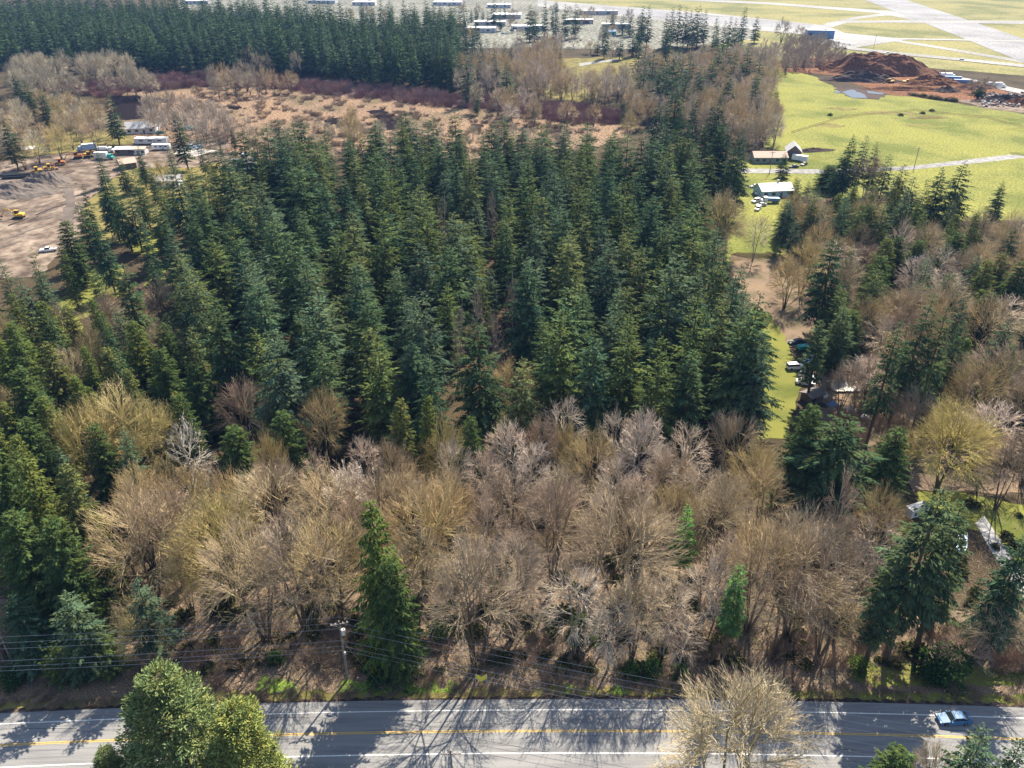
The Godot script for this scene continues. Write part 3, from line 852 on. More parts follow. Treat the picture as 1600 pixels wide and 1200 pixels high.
	patch("far_marsh_edge", [[100, 140], [330, 126], [480, 136], [640, 148], [800, 160], [980, 178], [980, 192], [900, 187], [780, 174], [640, 160], [520, 149], [400, 136], [300, 134], [165, 150]], 0.06, M.purple, "dark shrubby bank along the far side of the marsh", 6.0, 2.0, 14)
	patch("glade_behind_alders", [[870, 92], [1000, 88], [1010, 130], [900, 160], [850, 150]], 0.06, M.verge, "pale grass glade behind the alder trunks", 6.0, 2.0, 15)
	band("path_behind_alders", [[905, 99], [930, 96], [965, 92]], [[905, 104], [930, 99], [965, 95]], 0.14, M.concrete, "pale lane seen behind the alder trunks")
	# industrial land and airfield
	patch("airfield_grass", [[560, -60], [2100, -60], [2100, 160], [1600, 118], [1480, 108], [1400, 100], [1300, 84], [1230, 100], [1100, 70], [950, 60], [850, 40]], 0.1, M.airfield, "wide dull yellow-green airfield grass", 20.0, 4.0, 16)
	patch("industrial_paving", [[280, -40], [760, -40], [860, 8], [1180, 38], [1180, 62], [1000, 78], [850, 76], [640, 74], [420, 30], [280, 14]], 0.2, M.paving, "pale paved yards around the workshop buildings", 12.0, 4.0, 17)
	band("apron", [[840, 0], [940, 8], [1100, 20], [1290, 40], [1320, 52], [1420, 62]], [[840, 10], [950, 24], [1100, 40], [1260, 55], [1290, 74], [1330, 76]], 0.3, M.concrete, "pale concrete apron of the airfield")
	band("apron_taxiway", [[940, 11], [1100, 23], [1270, 38]], [[945, 20], [1100, 34], [1262, 48]], 0.36, M.runway, "grey taxiway strip along the apron")
	band("runway", [[1330, -25], [1415, 0], [1480, 21], [1600, 61], [1800, 130]], [[1250, -25], [1350, 0], [1415, 25], [1505, 60], [1640, 115]], 0.28, M.runway, "wide grey runway running diagonally across the airfield")
	band("runway_crossing", [[1310, 33], [1400, 32], [1500, 32], [1600, 33], [1800, 34]], [[1310, 36], [1400, 36], [1500, 36.5], [1600, 38], [1800, 40]], 0.34, M.concrete, "pale taxiway crossing the runway")
	band("taxiway", [[1040, -4], [1200, 4], [1300, 11], [1390, 17], [1440, 28]], [[1040, 0], [1200, 7], [1300, 15], [1375, 21], [1425, 32]], 0.26, M.concrete, "thin pale taxiway at the top right")
	band("taxiway_link", [[1285, 38], [1340, 26], [1380, 21], [1425, 24]], [[1300, 43], [1345, 29], [1385, 24.5], [1425, 27]], 0.22, M.concrete, "pale curved taxiway link beside the apron")
	band("service_lane", [[1370, 58], [1450, 70], [1600, 95], [1800, 130]], [[1370, 61], [1450, 73.5], [1600, 99], [1800, 136]], 0.24, M.concrete, "pale service lane across the airfield grass")
	band("perimeter_lane", [[1400, 60], [1600, 63.5], [1800, 68]], [[1400, 62], [1600, 66], [1800, 71]], 0.4, M.concrete, "pale lane from the apron to the right")
	band("highway", [[1300, 71], [1400, 82], [1500, 91.5], [1600, 101.5], [1800, 122]], [[1300, 75], [1400, 86], [1500, 95.5], [1600, 106], [1800, 127]], 0.45, M.concrete, "pale straight highway in front of the airfield")
	band("works_road", [[1415, 106], [1480, 117], [1540, 128], [1600, 141], [1800, 185]], [[1400, 108], [1470, 121], [1530, 133], [1600, 148], [1800, 195]], 0.2, M.concrete, "pale road behind the soil works")
	patch("soil_works", [[1222, 96], [1290, 88], [1400, 95], [1480, 122], [1600, 150], [1750, 180], [1750, 190], [1560, 168], [1490, 158], [1380, 148], [1300, 118], [1222, 112]], 0.14, M.redsoil, "red-brown ground of the soil works", 5.0, 2.0, 18)
	patch("works_track", [[1495, 157], [1520, 156], [1560, 163], [1620, 168], [1700, 185], [1700, 195], [1600, 177], [1540, 170]], 0.2, M.dirt, "pale track along the front of the soil works", 4.0, 1.0, 19)
	patch("works_puddle_bank", [[1300, 132], [1330, 135], [1388, 147], [1372, 156], [1330, 153], [1308, 143]], 0.16, M.darksoil, "dark muddy bank in front of the soil mounds", 4.0, 2.0, 20)
	for q in [[[1316, 144], [1332, 140], [1352, 149], [1356, 154], [1330, 153]], [[1355, 142], [1382, 146], [1380, 148], [1356, 146]], [[1304, 142], [1312, 143], [1310, 147], [1304, 145]]]:
		patch("puddle", q, 0.22, M.puddle, "bright puddle on the muddy bank by the mounds", 2.0, 0.8, int(q[0][0]))
	# the road
	road_strip("road", -6.2, 5.6, 0.06, M.asphalt, "grey asphalt two-lane road with paved shoulders")
	road_strip("road_edge_strip", 5.5, 6.05, 0.075, M.darksoil, "narrow dark uneven strip along the far edge of the asphalt", 0.35)  # narrow dark strip with an uneven outer edge, drawn with the soil texture
	rng.seed = 95
	for i in 14:
		var mb := MB.new()
		var x := rng.randf_range(-72, 66)
		var z := rng.randf_range(-5.0, 5.0)
		var w := 0.035
		for k in rng.randi_range(4, 12):
			var x2 := x + rng.randf_range(0.8, 2.0)
			var z2 := z + rng.randf_range(-0.22, 0.22)
			mb.quad(Vector3(x, 0.066, road_z(x, z - w)), Vector3(x, 0.066, road_z(x, z + w)), Vector3(x2, 0.066, road_z(x2, z2 + w)), Vector3(x2, 0.066, road_z(x2, z2 - w)), Color.WHITE)
			x = x2
			z = z2
		setting(part("tar_seam", mb.mesh(), M.black, self), "dark sealed crack in the asphalt")
	road_strip("edge_line", 3.52, 3.66, 0.07, M.paint_white, "white edge line on the far side of the road")
	road_strip("edge_line_near_side", -3.68, -3.52, 0.07, M.paint_white, "white edge line on the near side of the road")
	road_strip("centre_line", 0.06, 0.18, 0.07, M.paint_yellow, "far stripe of the double yellow centre line")
	road_strip("centre_line_near_side", -0.18, -0.06, 0.07, M.paint_yellow, "near stripe of the double yellow centre line")
# ---------------------------------------------------------------- vehicles, poles, buildings
# outline points are [share of length from the nose, height]
func side(l: float, pts: Array) -> PackedVector2Array:
	var out := PackedVector2Array()
	for p in pts:
		out.append(Vector2((p[0] - 0.5) * l, p[1]))
	return out

func loft_body(l: float, w: float, pts: Array, tuck: float) -> ArrayMesh:
	# a body that narrows towards its upper edge and its ends
	var b := MB.new()
	var o := side(l, pts)
	var idx := Geometry2D.triangulate_polygon(o)
	var top := 0.0
	for p: Vector2 in o:
		top = maxf(top, p.y)
	var wide := func(p: Vector2) -> float:
		var e := absf(p.x) / (l * 0.5)
		return w * 0.5 * (1.0 - tuck * clampf((p.y - 0.55) / maxf(top - 0.55, 0.1), 0.0, 1.0)) * (1.0 - 0.14 * pow(e, 6.0))
	for i in range(0, idx.size(), 3):
		for sg in [1.0, -1.0]:
			var q := []
			for k in 3:
				var p: Vector2 = o[idx[i + k]]
				q.append(Vector3(p.x, p.y, sg * (wide as Callable).call(p)))
			b.tri(q[0], q[1], q[2], Color.WHITE)
	for i in o.size():
		var a := o[i]
		var d := o[(i + 1) % o.size()]
		var wa: float = (wide as Callable).call(a)
		var wd: float = (wide as Callable).call(d)
		b.quad(Vector3(a.x, a.y, -wa), Vector3(d.x, d.y, -wd), Vector3(d.x, d.y, wd), Vector3(a.x, a.y, wa), Color.WHITE)
	return b.mesh()

func wheels(o: Node3D, l: float, w: float, r: float, places: Array) -> void:
	for x in places:
		for sg in [-1.0, 1.0]:
			var t := cyl("wheel", o, Vector3((x - 0.5) * l, r, sg * (w * 0.5 - 0.1)), r, 0.24, "z", M.rubber)
			cyl("rim", t, Vector3(0, 0.125 * sg, 0), r * 0.58, 0.03, "y", M.chrome)

func car(label: String, pos: Vector3, turn: float, paint: Material, shape := "sedan", group := "") -> Node3D:
	var o := thing("car", label, "car", pos, turn, group)
	var l := 4.8
	var w := 1.84
	if shape == "sedan":
		part("body", loft_body(l, w, [[0.0, 0.32], [0.01, 0.62], [0.06, 0.74], [0.27, 0.9], [0.34, 0.94], [0.8, 0.98], [0.97, 0.98], [1.0, 0.82], [0.99, 0.35], [0.9, 0.24], [0.1, 0.22]], 0.06), paint, o)
		part("windows", loft_body(l, w * 0.93, [[0.29, 0.9], [0.4, 1.28], [0.47, 1.385], [0.66, 1.4], [0.76, 1.3], [0.9, 0.97]], 0.24), M.glass, o)
		part("roof", loft_body(l, w * 0.8, [[0.425, 1.33], [0.475, 1.41], [0.56, 1.445], [0.66, 1.43], [0.75, 1.33], [0.66, 1.37], [0.48, 1.36]], 0.1), paint, o)
		for sg in [-1.0, 1.0]:
			for x in [[0.285, 0.9, 0.44, 1.37], [0.57, 0.95, 0.575, 1.39], [0.9, 0.96, 0.71, 1.36]]:
				var b := MB.new()
				b.tube([Vector3((x[0] - 0.5) * l, x[1], sg * w * 0.44), Vector3((x[2] - 0.5) * l, x[3], sg * w * 0.365)], 0.045, 0.035, 5, Color.WHITE)
				part("pillar", b.mesh(), paint, o)
	else:
		part("body", loft_body(l, w, [[0.0, 0.4], [0.01, 0.8], [0.05, 0.95], [0.26, 1.05], [0.97, 1.1], [1.0, 0.9], [0.99, 0.42], [0.9, 0.32], [0.1, 0.32]], 0.05), paint, o)
		part("windows", loft_body(l, w * 0.95, [[0.27, 1.03], [0.36, 1.58], [0.42, 1.68], [0.94, 1.66], [0.98, 1.08]], 0.14), M.glass, o)
		part("roof", loft_body(l, w * 0.88, [[0.37, 1.62], [0.43, 1.74], [0.93, 1.73], [0.96, 1.64]], 0.06), paint, o)
	wheels(o, l, w, 0.33, [0.19, 0.79])
	for sg in [-1.0, 1.0]:
		bx("headlight", o, Vector3(-0.485 * l, 0.64, sg * w * 0.36), Vector3(0.12, 0.14, 0.32), M.lamp)
		bx("tail_light", o, Vector3(0.488 * l, 0.82, sg * w * 0.37), Vector3(0.08, 0.14, 0.3), M.tail)
		bx("mirror", o, Vector3(-0.17 * l, 1.0, sg * (w * 0.5 + 0.06)), Vector3(0.12, 0.12, 0.2), paint)
	return o

func pickup(label: String, pos: Vector3, turn: float, paint: Material) -> Node3D:
	var o := thing("pickup_truck", label, "pickup truck", pos, turn)
	var l := 5.6
	part("body", loft_body(l, 1.95, [[0.0, 0.45], [0.01, 0.95], [0.05, 1.05], [0.26, 1.12], [0.62, 1.14], [0.62, 0.85], [0.98, 0.85], [1.0, 0.8], [0.99, 0.45], [0.1, 0.4]], 0.03), paint, o)
	part("cab_windows", loft_body(l, 1.82, [[0.27, 1.1], [0.35, 1.68], [0.4, 1.76], [0.58, 1.76], [0.615, 1.12]], 0.16), M.glass, o)
	part("cab_roof", loft_body(l, 1.62, [[0.36, 1.72], [0.41, 1.83], [0.57, 1.82], [0.59, 1.72]], 0.05), paint, o)
	for sg in [-1.0, 1.0]:
		bx("bed_side", o, Vector3(0.3 * l, 1.0, sg * 0.93), Vector3(0.36 * l, 0.32, 0.07), paint)
	bx("tailgate", o, Vector3(0.485 * l, 1.0, 0), Vector3(0.07, 0.32, 1.78), paint)
	wheels(o, l, 1.95, 0.4, [0.18, 0.8])
	return o

func lorry(label: String, pos: Vector3, turn: float, cab: Material, cargo: String, cargo_mat: Material, l := 9.0) -> Node3D:
	var o := thing("lorry", label, "lorry", pos, turn)
	bx("chassis", o, Vector3(0, 0.8, 0), Vector3(l, 0.25, 1.0), M.black)
	part("cab", loft_body(2.6, 2.3, [[0.0, 0.6], [0.02, 1.5], [0.3, 1.6], [0.36, 1.62], [0.46, 2.6], [0.95, 2.7], [1.0, 2.6], [1.0, 0.6]], 0.05), cab, o, Vector3(-l * 0.5 + 1.3, 0, 0))
	bx("windscreen", o, Vector3(-l * 0.5 + 1.02, 2.1, 0), Vector3(0.2, 0.75, 1.9), M.glass)
	if cargo == "tank":
		var m := CapsuleMesh.new()
		m.radius = 1.1
		m.height = l - 3.0
		m.radial_segments = 20
		m.rings = 4
		part("tank", m, cargo_mat, o, Vector3(1.4, 2.0, 0)).rotation.z = PI / 2
	elif cargo == "box":
		bx("cargo_box", o, Vector3(1.4, 2.25, 0), Vector3(l - 3.0, 2.6, 2.4), cargo_mat)
		bx("cargo_roof", o, Vector3(1.4, 3.6, 0), Vector3(l - 2.9, 0.1, 2.46), M.white)
	else:
		part("tipper_body", loft_body(l - 3.0, 2.4, [[0.0, 1.0], [0.0, 2.3], [0.97, 2.1], [1.0, 1.9], [0.94, 1.0]], -0.05), cargo_mat, o, Vector3(1.4, 0, 0))
	wheels(o, l, 2.4, 0.5, [0.14, 0.72, 0.86])
	return o

func excavator(label: String, pos: Vector3, turn: float, paint: Material, raise: float) -> Node3D:
	var o := thing("excavator", label, "excavator", pos, turn)
	for sg in [-1.0, 1.0]:
		part("track", loft_body(4.2, 0.6, [[0.0, 0.45], [0.08, 0.85], [0.92, 0.85], [1.0, 0.45], [0.92, 0.05], [0.08, 0.05]], 0.0), M.rubber, o, Vector3(0, 0, sg * 1.15))
	bx("turntable", o, Vector3(0, 0.98, 0), Vector3(1.8, 0.26, 1.6), M.black)
	part("body", loft_body(3.6, 2.6, [[0.0, 1.1], [0.0, 1.7], [0.4, 1.8], [0.45, 2.1], [0.95, 2.0], [1.0, 1.6], [0.98, 1.1]], 0.05), paint, o, Vector3(0.5, 0, 0))
	bx("cab", o, Vector3(-0.75, 2.25, -0.75), Vector3(1.5, 1.5, 1.0), M.glass)
	bx("cab_roof", o, Vector3(-0.75, 3.05, -0.75), Vector3(1.6, 0.12, 1.1), paint)
	var b := MB.new()
	var e := Vector3(-4.6, 3.0 + raise, 0.2)
	b.tube([Vector3(-1.1, 1.7, 0.2), Vector3(-2.9, 3.3 + raise * 0.8, 0.2), e], 0.3, 0.22, 6, Color.WHITE, true)
	part("boom", b.mesh(), paint, o)
	var s := MB.new()
	s.tube([e + Vector3(0.3, 0.4, 0), e + Vector3(-1.4, -2.1, 0)], 0.22, 0.16, 6, Color.WHITE, true)
	part("stick", s.mesh(), paint, o)
	part("bucket", loft_body(1.2, 1.1, [[0.0, 0.0], [0.1, 0.7], [0.8, 0.9], [1.0, 0.4], [0.7, 0.1]], 0.0), M.rust, o, e + Vector3(-1.5, -2.9, 0))
	return o

func loader(label: String, pos: Vector3, turn: float, paint: Material) -> Node3D:
	var o := thing("wheel_loader", label, "loader", pos, turn)
	part("body", loft_body(5.0, 1.8, [[0.25, 0.8], [0.25, 1.3], [0.55, 1.5], [0.6, 1.9], [0.97, 1.8], [1.0, 0.9]], 0.04), paint, o)
	bx("cab", o, Vector3(0.1, 2.3, 0), Vector3(1.2, 1.4, 1.4), M.glass)
	bx("cab_roof", o, Vector3(0.1, 3.05, 0), Vector3(1.35, 0.12, 1.5), paint)
	for sg in [-1.0, 1.0]:
		var b := MB.new()
		b.tube([Vector3(-0.6, 1.5, sg * 0.6), Vector3(-1.9, 1.3, sg * 0.6), Vector3(-2.9, 0.6, sg * 0.6)], 0.14, 0.12, 5, Color.WHITE)
		part("lift_arm", b.mesh(), paint, o)
	part("bucket", loft_body(1.2, 2.6, [[0.0, 0.05], [0.35, 0.9], [1.0, 1.0], [0.9, 0.1]], 0.0), M.rust, o, Vector3(-3.3, 0, 0))
	wheels(o, 5.0, 2.4, 0.7, [0.25, 0.8])
	return o

func house(s: String, label: String, category: String, pos: Vector3, turn: float, size: Vector3, rise: float, wall: Material, roof: Material, wins: int, group := "") -> Node3D:
	# gable roof, ridge along x
	var o := thing(s, label, category, pos, turn, group)
	var w := size.x
	var d := size.z
	var h := size.y
	var b := MB.new()
	b.box(Vector3(0, h / 2, 0), size)
	for sg in [-1.0, 1.0]:
		b.tri(Vector3(sg * w / 2, h, -d / 2), Vector3(sg * w / 2, h + rise, 0), Vector3(sg * w / 2, h, d / 2), Color.WHITE)
	part("wall", b.mesh(), wall, o)
	var r := MB.new()
	var ov := 0.45
	for sg in [-1.0, 1.0]:
		var e0 := Vector3(-w / 2 - ov, h - ov * rise / (d / 2) + 0.05, sg * (d / 2 + ov))
		var e1 := Vector3(w / 2 + ov, e0.y, e0.z)
		var r1 := Vector3(w / 2 + ov, h + rise + 0.06, 0)
		var r0 := Vector3(-w / 2 - ov, h + rise + 0.06, 0)
		var up := Vector3(0, 0.16, 0)
		r.quad(e0 + up, e1 + up, r1 + up, r0 + up, Color.WHITE)
		r.quad(e0, e1, r1, r0, Color.WHITE)
		r.quad(e0, e1, e1 + up, e0 + up, Color.WHITE)
		r.quad(e0, r0, r0 + up, e0 + up, Color.WHITE)
		r.quad(e1, r1, r1 + up, e1 + up, Color.WHITE)
	part("roof", r.mesh(), roof, o)
	for i in wins:
		var x := -w / 2 + w * (i + 0.5) / wins
		if i == wins / 2:
			bx("door", o, Vector3(x, 1.05, d / 2 + 0.02), Vector3(1.0, 2.1, 0.08), M.wall_brown)
		else:
			bx("window", o, Vector3(x, h * 0.55, d / 2 + 0.02), Vector3(minf(1.6, w / wins * 0.6), 1.1, 0.08), M.glass)
	bx("window", o, Vector3(w / 2 + 0.02, h * 0.6, 0), Vector3(0.08, 1.2, 1.4), M.white)
	return o

func hall(s: String, label: String, category: String, pos: Vector3, turn: float, size: Vector3, wall: Material, roof: Material, bays: int, group := "") -> Node3D:
	# flat-roofed industrial building
	var o := thing(s, label, category, pos, turn, group)
	bx("wall", o, Vector3(0, size.y / 2, 0), size, wall)
	bx("roof", o, Vector3(0, size.y + 0.15, 0), Vector3(size.x + 0.6, 0.3, size.z + 0.6), roof)
	for i in bays:
		var x := -size.x / 2 + size.x * (i + 0.5) / bays
		bx("door" if i % 2 else "window", o, Vector3(x, size.y * (0.4 if i % 2 else 0.55), size.z / 2 + 0.04), Vector3(size.x / bays * 0.6, size.y * (0.75 if i % 2 else 0.35), 0.1), (M.steel_blue if wall == M.steel_blue else M.wall_grey) if i % 2 else M.glass)
	bx("roof_vent", o, Vector3(size.x * 0.2, size.y + 0.7, 0), Vector3(1.6, 0.9, 1.6), M.wall_grey)
	return o

func trailer(label: String, pos: Vector3, turn: float, size: Vector3, wall: Material, roof: Material, category := "trailer", s := "trailer") -> Node3D:
	var o := thing(s, label, category, pos, turn)
	part("body", loft_body(size.x, size.z, [[0.0, 0.6], [0.0, size.y * 0.8], [0.03, size.y], [0.97, size.y], [1.0, size.y * 0.85], [1.0, 0.6]], 0.03), wall, o)
	bx("roof", o, Vector3(0, size.y + 0.06, 0), Vector3(size.x * 0.98, 0.1, size.z * 1.0), roof)
	for i in 3:
		bx("window", o, Vector3((i - 1) * size.x * 0.28, size.y * 0.66, size.z * 0.5), Vector3(size.x * 0.13, 0.6, 0.08), M.glass)
	bx("door", o, Vector3(size.x * 0.13, size.y * 0.55, size.z * 0.5), Vector3(0.7, size.y * 0.65, 0.1), M.wall_grey)
	wheels(o, size.x, size.z, 0.35, [0.5, 0.6])
	return o

func mound(s: String, label: String, pos: Vector3, turn: float, w: float, d: float, h: float, mat: Material, seed_: int, flat_top := 0.0, category := "mound") -> MeshInstance3D:
	var n := FastNoiseLite.new()
	n.seed = seed_
	n.frequency = 0.9
	n.fractal_octaves = 4
	var b := MB.new()
	var k := 34
	var y := func(i: int, j: int) -> Vector3:
		var u := 2.0 * i / k - 1.0
		var v := 2.0 * j / k - 1.0
		var e := sqrt(u * u + v * v) + 0.22 * n.get_noise_2d(u * 1.4, v * 1.4)
		var t := clampf((1.0 - e) / (1.0 - flat_top), 0.0, 1.0)
		return Vector3(u * w / 2, h * t * (0.85 + 0.3 * n.get_noise_2d(u * 3.0 + 9.0, v * 3.0)) + h * 0.09 * n.get_noise_2d(u * 9.0, v * 9.0) * t - 0.12, v * d / 2)
	for i in k:
		for j in k:
			var a: Vector3 = (y as Callable).call(i, j)
			var c: Vector3 = (y as Callable).call(i + 1, j + 1)
			if a.y < -0.1 and c.y < -0.1:
				continue
			b.quad(a, (y as Callable).call(i + 1, j), c, (y as Callable).call(i, j + 1), Color.WHITE)
	var o := part(s, b.mesh(), mat, self, pos)
	o.rotation.y = turn
	tag(o, label, category)
	return o

func utility_pole(label: String, pos: Vector3, h: float, turn: float, transformer: bool) -> Node3D:
	var o := thing("utility_pole", label, "utility pole", pos, turn)
	cyl("pole", o, Vector3(0, h / 2, 0), 0.17, h, "y", M.pole, 0.11)
	var arm := bx("crossarm", o, Vector3(0, h - 0.55, 0.13), Vector3(2.6, 0.14, 0.11), M.pole)
	for x in [-1.15, -0.55, 0.55, 1.15]:
		cyl("insulator", arm, Vector3(x, 0.19, 0), 0.07, 0.26, "y", M.white, 0.05)
	for sg in [-1.0, 1.0]:
		var b := MB.new()
		b.tube([Vector3(sg * 0.8, h - 0.6, 0.1), Vector3(0, h - 1.35, 0.12)], 0.035, 0.035, 4, Color.WHITE)
		part("brace", b.mesh(), M.wire, o)
	if transformer:
		var t := cyl("transformer", o, Vector3(0.42, h - 2.3, 0.12), 0.31, 1.0, "y", M.offwhite)
		cyl("bushing", t, Vector3(0.1, 0.62, 0), 0.05, 0.25, "y", M.wall_brown)
		cyl("lid", t, Vector3(0, 0.52, 0), 0.33, 0.05, "y", M.wall_grey)
		bx("meter_box", o, Vector3(0.2, h * 0.47, 0.2), Vector3(0.32, 0.5, 0.22), M.offwhite)
		cyl("conduit", o, Vector3(0.18, h * 0.25, 0.1), 0.04, h * 0.5, "y", M.wall_grey)
	return o

func wire(label: String, a: Vector3, b: Vector3, sag: float, r: float, group: String) -> void:
	var m := MB.new()
	var pts := []
	for i in 25:
		var t := i / 24.0
		pts.append(a.lerp(b, t) - Vector3(0, sag * 4.0 * t * (1.0 - t), 0))
	m.tube(pts, r, r, 4, Color.WHITE)
	tag(part("overhead_wire", m.mesh(), M.wire, self), label, "overhead wire", group)

func light_plane(label: String, pos: Vector3, turn: float) -> void:
	var o := thing("light_aircraft", label, "aircraft", pos, turn, "small aircraft parked on the apron")
	part("fuselage", loft_body(7.5, 1.2, [[0.0, 1.0], [0.05, 1.5], [0.25, 1.6], [0.35, 2.1], [0.5, 2.1], [0.6, 1.7], [1.0, 1.45], [1.0, 1.2], [0.4, 0.8], [0.1, 0.8]], 0.2), M.white, o)
	bx("wing", o, Vector3(-0.7, 2.15, 0), Vector3(1.5, 0.16, 10.5), M.white)
	bx("tailplane", o, Vector3(3.4, 1.4, 0), Vector3(0.9, 0.1, 3.2), M.white)
	part("fin", loft_body(1.3, 0.12, [[0.2, 1.3], [0.7, 2.7], [1.0, 2.7], [1.0, 1.3]], 0.0), M.white, o, Vector3(3.2, 0, 0))
	for p in [[-2.6, 0.0], [-0.2, 1.1], [-0.2, -1.1]]:
		cyl("wheel", o, Vector3(p[0], 0.25, p[1]), 0.25, 0.16, "z", M.rubber)

func build_things() -> void:
	# the near road: pole line, marker, car
	var p1 := at(543, 1061)
	var p0 := Vector3(-96, 0, -80.5)
	var p2 := Vector3(72, 0, -62.5)
	utility_pole("grey wooden utility pole with transformer and crossarm at the verge", p1, 12.6, 0.25, true)
	utility_pole("utility pole top rising over the near edge of the road", at(704, 1172, 11.6), 11.6, 0.0, false)
	var o := thing("leaning_pole", "bare grey pole among the roadside conifers at far left", "pole", at(26, 1050))
	cyl("pole", o, Vector3(0, 5.5, 0), 0.14, 11.0, "y", M.pole, 0.1)
	cyl("pole_band", o, Vector3(0, 5.0, 0), 0.15, 0.15, "y", M.wire)
	o = thing("leaning_pole", "short stub pole at the left picture edge by the road", "pole", at(10, 1040))
	cyl("pole", o, Vector3(0, 2.2, 0), 0.1, 4.4, "y", M.pole, 0.08)
	cyl("pole_cap", o, Vector3(0, 4.42, 0), 0.09, 0.06, "y", M.wire)
	var rows := [[12.2, -1.15, "topmost, far side of the crossarm"], [12.2, 0.0, "middle of the crossarm"], [12.2, 1.15, "near side of the crossarm"], [8.7, 0.2, "upper cable below the transformer"], [7.5, 0.2, "second cable below the transformer"], [6.6, 0.2, "lowest cable on the pole"]]
	for row in rows:
		var a := p1 + Vector3(0.0, row[0], row[1])
		var r := 0.022 if row[0] > 9 else 0.028
		wire("thin wire from the transformer pole towards the left, %s" % row[2], a, p0 + Vector3(0, row[0] - 0.4, row[1]), 0.7, r, "")
		wire("thin wire from the transformer pole across the road, %s" % row[2], a, p2 + Vector3(0, row[0] - 0.4, row[1]), 1.0, r, "")
	wire("slanting guy wire from the transformer pole to the verge", p1 + Vector3(0.1, 8.6, 0.1), at(606, 1086), 0.0, 0.022, "")
	var mk := thing("yellow_marker", "yellow V-shaped marker panel hung between two stakes on the verge", "marker sign", at(752, 1070))
	var mm := MB.new()
	mm.prism(PackedVector2Array([Vector2(-0.85, 1.75), Vector2(-0.8, 0.95), Vector2(0.0, 0.45), Vector2(0.8, 0.95), Vector2(0.85, 1.75), Vector2(0.0, 1.2)]), -0.02, 0.02)
	part("panel", mm.mesh(), M.sign_yellow, mk).rotation.x = -0.5
	for sg in [-1.0, 1.0]:
		bx("stake", mk, Vector3(sg * 0.88, 1.1, 0.0), Vector3(0.07, 2.2, 0.07), M.offwhite)
	var c := at(1489, 1127)
	c.y = 0.06
	car("blue sedan driving left on the far lane of the road", c, 0.02, M.car_blue)
	# clearing at right
	car("dark grey car parked on the litter at the head of the grass clearing", at(1245, 537), 0.1, M.car_dark)
	car("white estate car parked on the grass clearing", at(1242, 576), PI + 0.12, M.car_white, "estate")
	car("pale blue car half hidden behind the white estate car", at(1264, 563), 0.9, M.car_paleblue)
	car("silver car under the fir below the white estate car", at(1262, 590), 2.6, M.car_silver)
	car("white car parked lowest in the clearing row beside junk", at(1258, 600), 2.9, M.car_white)
	o = thing("dump_trailer", "green utility trailer parked behind the dark grey car", "trailer", at(1254, 547), 0.25)
	part("tub", loft_body(3.0, 1.7, [[0.0, 0.5], [0.0, 1.4], [1.0, 1.4], [1.0, 0.5]], -0.08), M.teal, o)
	bx("tarp", o, Vector3(0, 1.43, 0), Vector3(2.9, 0.12, 1.75), M.teal)
	bx("drawbar", o, Vector3(1.9, 0.5, 0), Vector3(1.2, 0.1, 0.12), M.white)
	wheels(o, 3.0, 1.7, 0.33, [0.5])
	o = house("shed", "low dark shed roof beside the junk heap in the clearing", "shed", at(1268, 624), 0.5, Vector3(4.4, 1.8, 3.2), 0.6, M.wall_brown, M.roof_dark, 2)
	# weathered deck of planks
	o = thing("wooden_deck", "weathered grey plank deck among the bare trees", "deck", at(1320, 605), 0.05)
	rng.seed = 91
	for i in 16:
		bx("plank", o, Vector3(-3.6 + i * 0.48, 0.5 + rng.randf_range(-0.02, 0.02), 0), Vector3(0.44, 0.06, 5.6 + rng.randf_range(-0.3, 0.2)), [M.path, M.pole, M.offwhite][rng.randi() % 3])
	for z in [-2.4, 0.0, 2.4]:
		bx("beam", o, Vector3(0, 0.38, z), Vector3(7.6, 0.16, 0.14), M.pole)
	var junk := [["tarp_heap", "blue-white tarp heap in the bare brush by the clearing", 1356, 574, M.car_paleblue], ["tarp_heap", "pale tarp heap left of the plank deck", 1288, 618, M.offwhite], ["tarp_heap", "white junk heap in front of the plank deck", 1330, 640, M.white], ["tarp_heap", "blue tarp strip beside the dark trunk", 1301, 632, M.steel_blue], ["tarp_heap", "small white heap at the lawn edge in the brush", 1352, 652, M.white], ["tarp_heap", "dark junk heap at the foot of the leaning fir", 1286, 634, M.black]]
	for i in junk.size():
		mound(junk[i][0], junk[i][1], at(junk[i][2], junk[i][3]), i * 1.1, 3.2, 2.0, 0.9, junk[i][4], 60 + i, 0.4, "tarp")
	# home beyond the lawn at lower right
	pickup("pale blue pickup parked beside the driveway behind the firs", at(1500, 852), 1.1, M.car_paleblue)
	trailer("white camper trailer parked at the corner of the lawn", at(1430, 806), 0.4, Vector3(4.6, 2.3, 2.0), M.offwhite, M.wall_grey)
	# houses at upper right
	house("house", "long tan-roofed house with green walls beside the farm road", "house", at(1200, 252), 0.0, Vector3(16, 2.9, 8.5), 1.9, M.wall_green, M.roof_tan, 5)
	house("house", "dark gabled house behind the white trailer at the pasture edge", "house", at(1238, 245), 1.35, Vector3(10, 3.6, 7), 3.0, M.wall_brown, M.roof_grey, 3)
	trailer("white camper trailer in front of the dark gabled house", at(1249, 252), 2.5, Vector3(7.5, 2.9, 2.5), M.white, M.roof_white)
	car("dark car parked in the drive behind the small dark fir", at(1240, 262), 0.1, M.car_dark)
	car("dark blue car at the end of the white camper trailer", at(1256, 258), 0.8, M.car_dark)
	o = house("house", "blue-walled house with pale grey roof below the farm road", "house", at(1207, 304), 0.15, Vector3(14, 3.0, 9), 2.0, M.wall_blue, M.roof_white, 4)
	cyl("chimney", o, Vector3(2.0, 5.4, -0.6), 0.45, 1.6, "y", M.wall_grey)
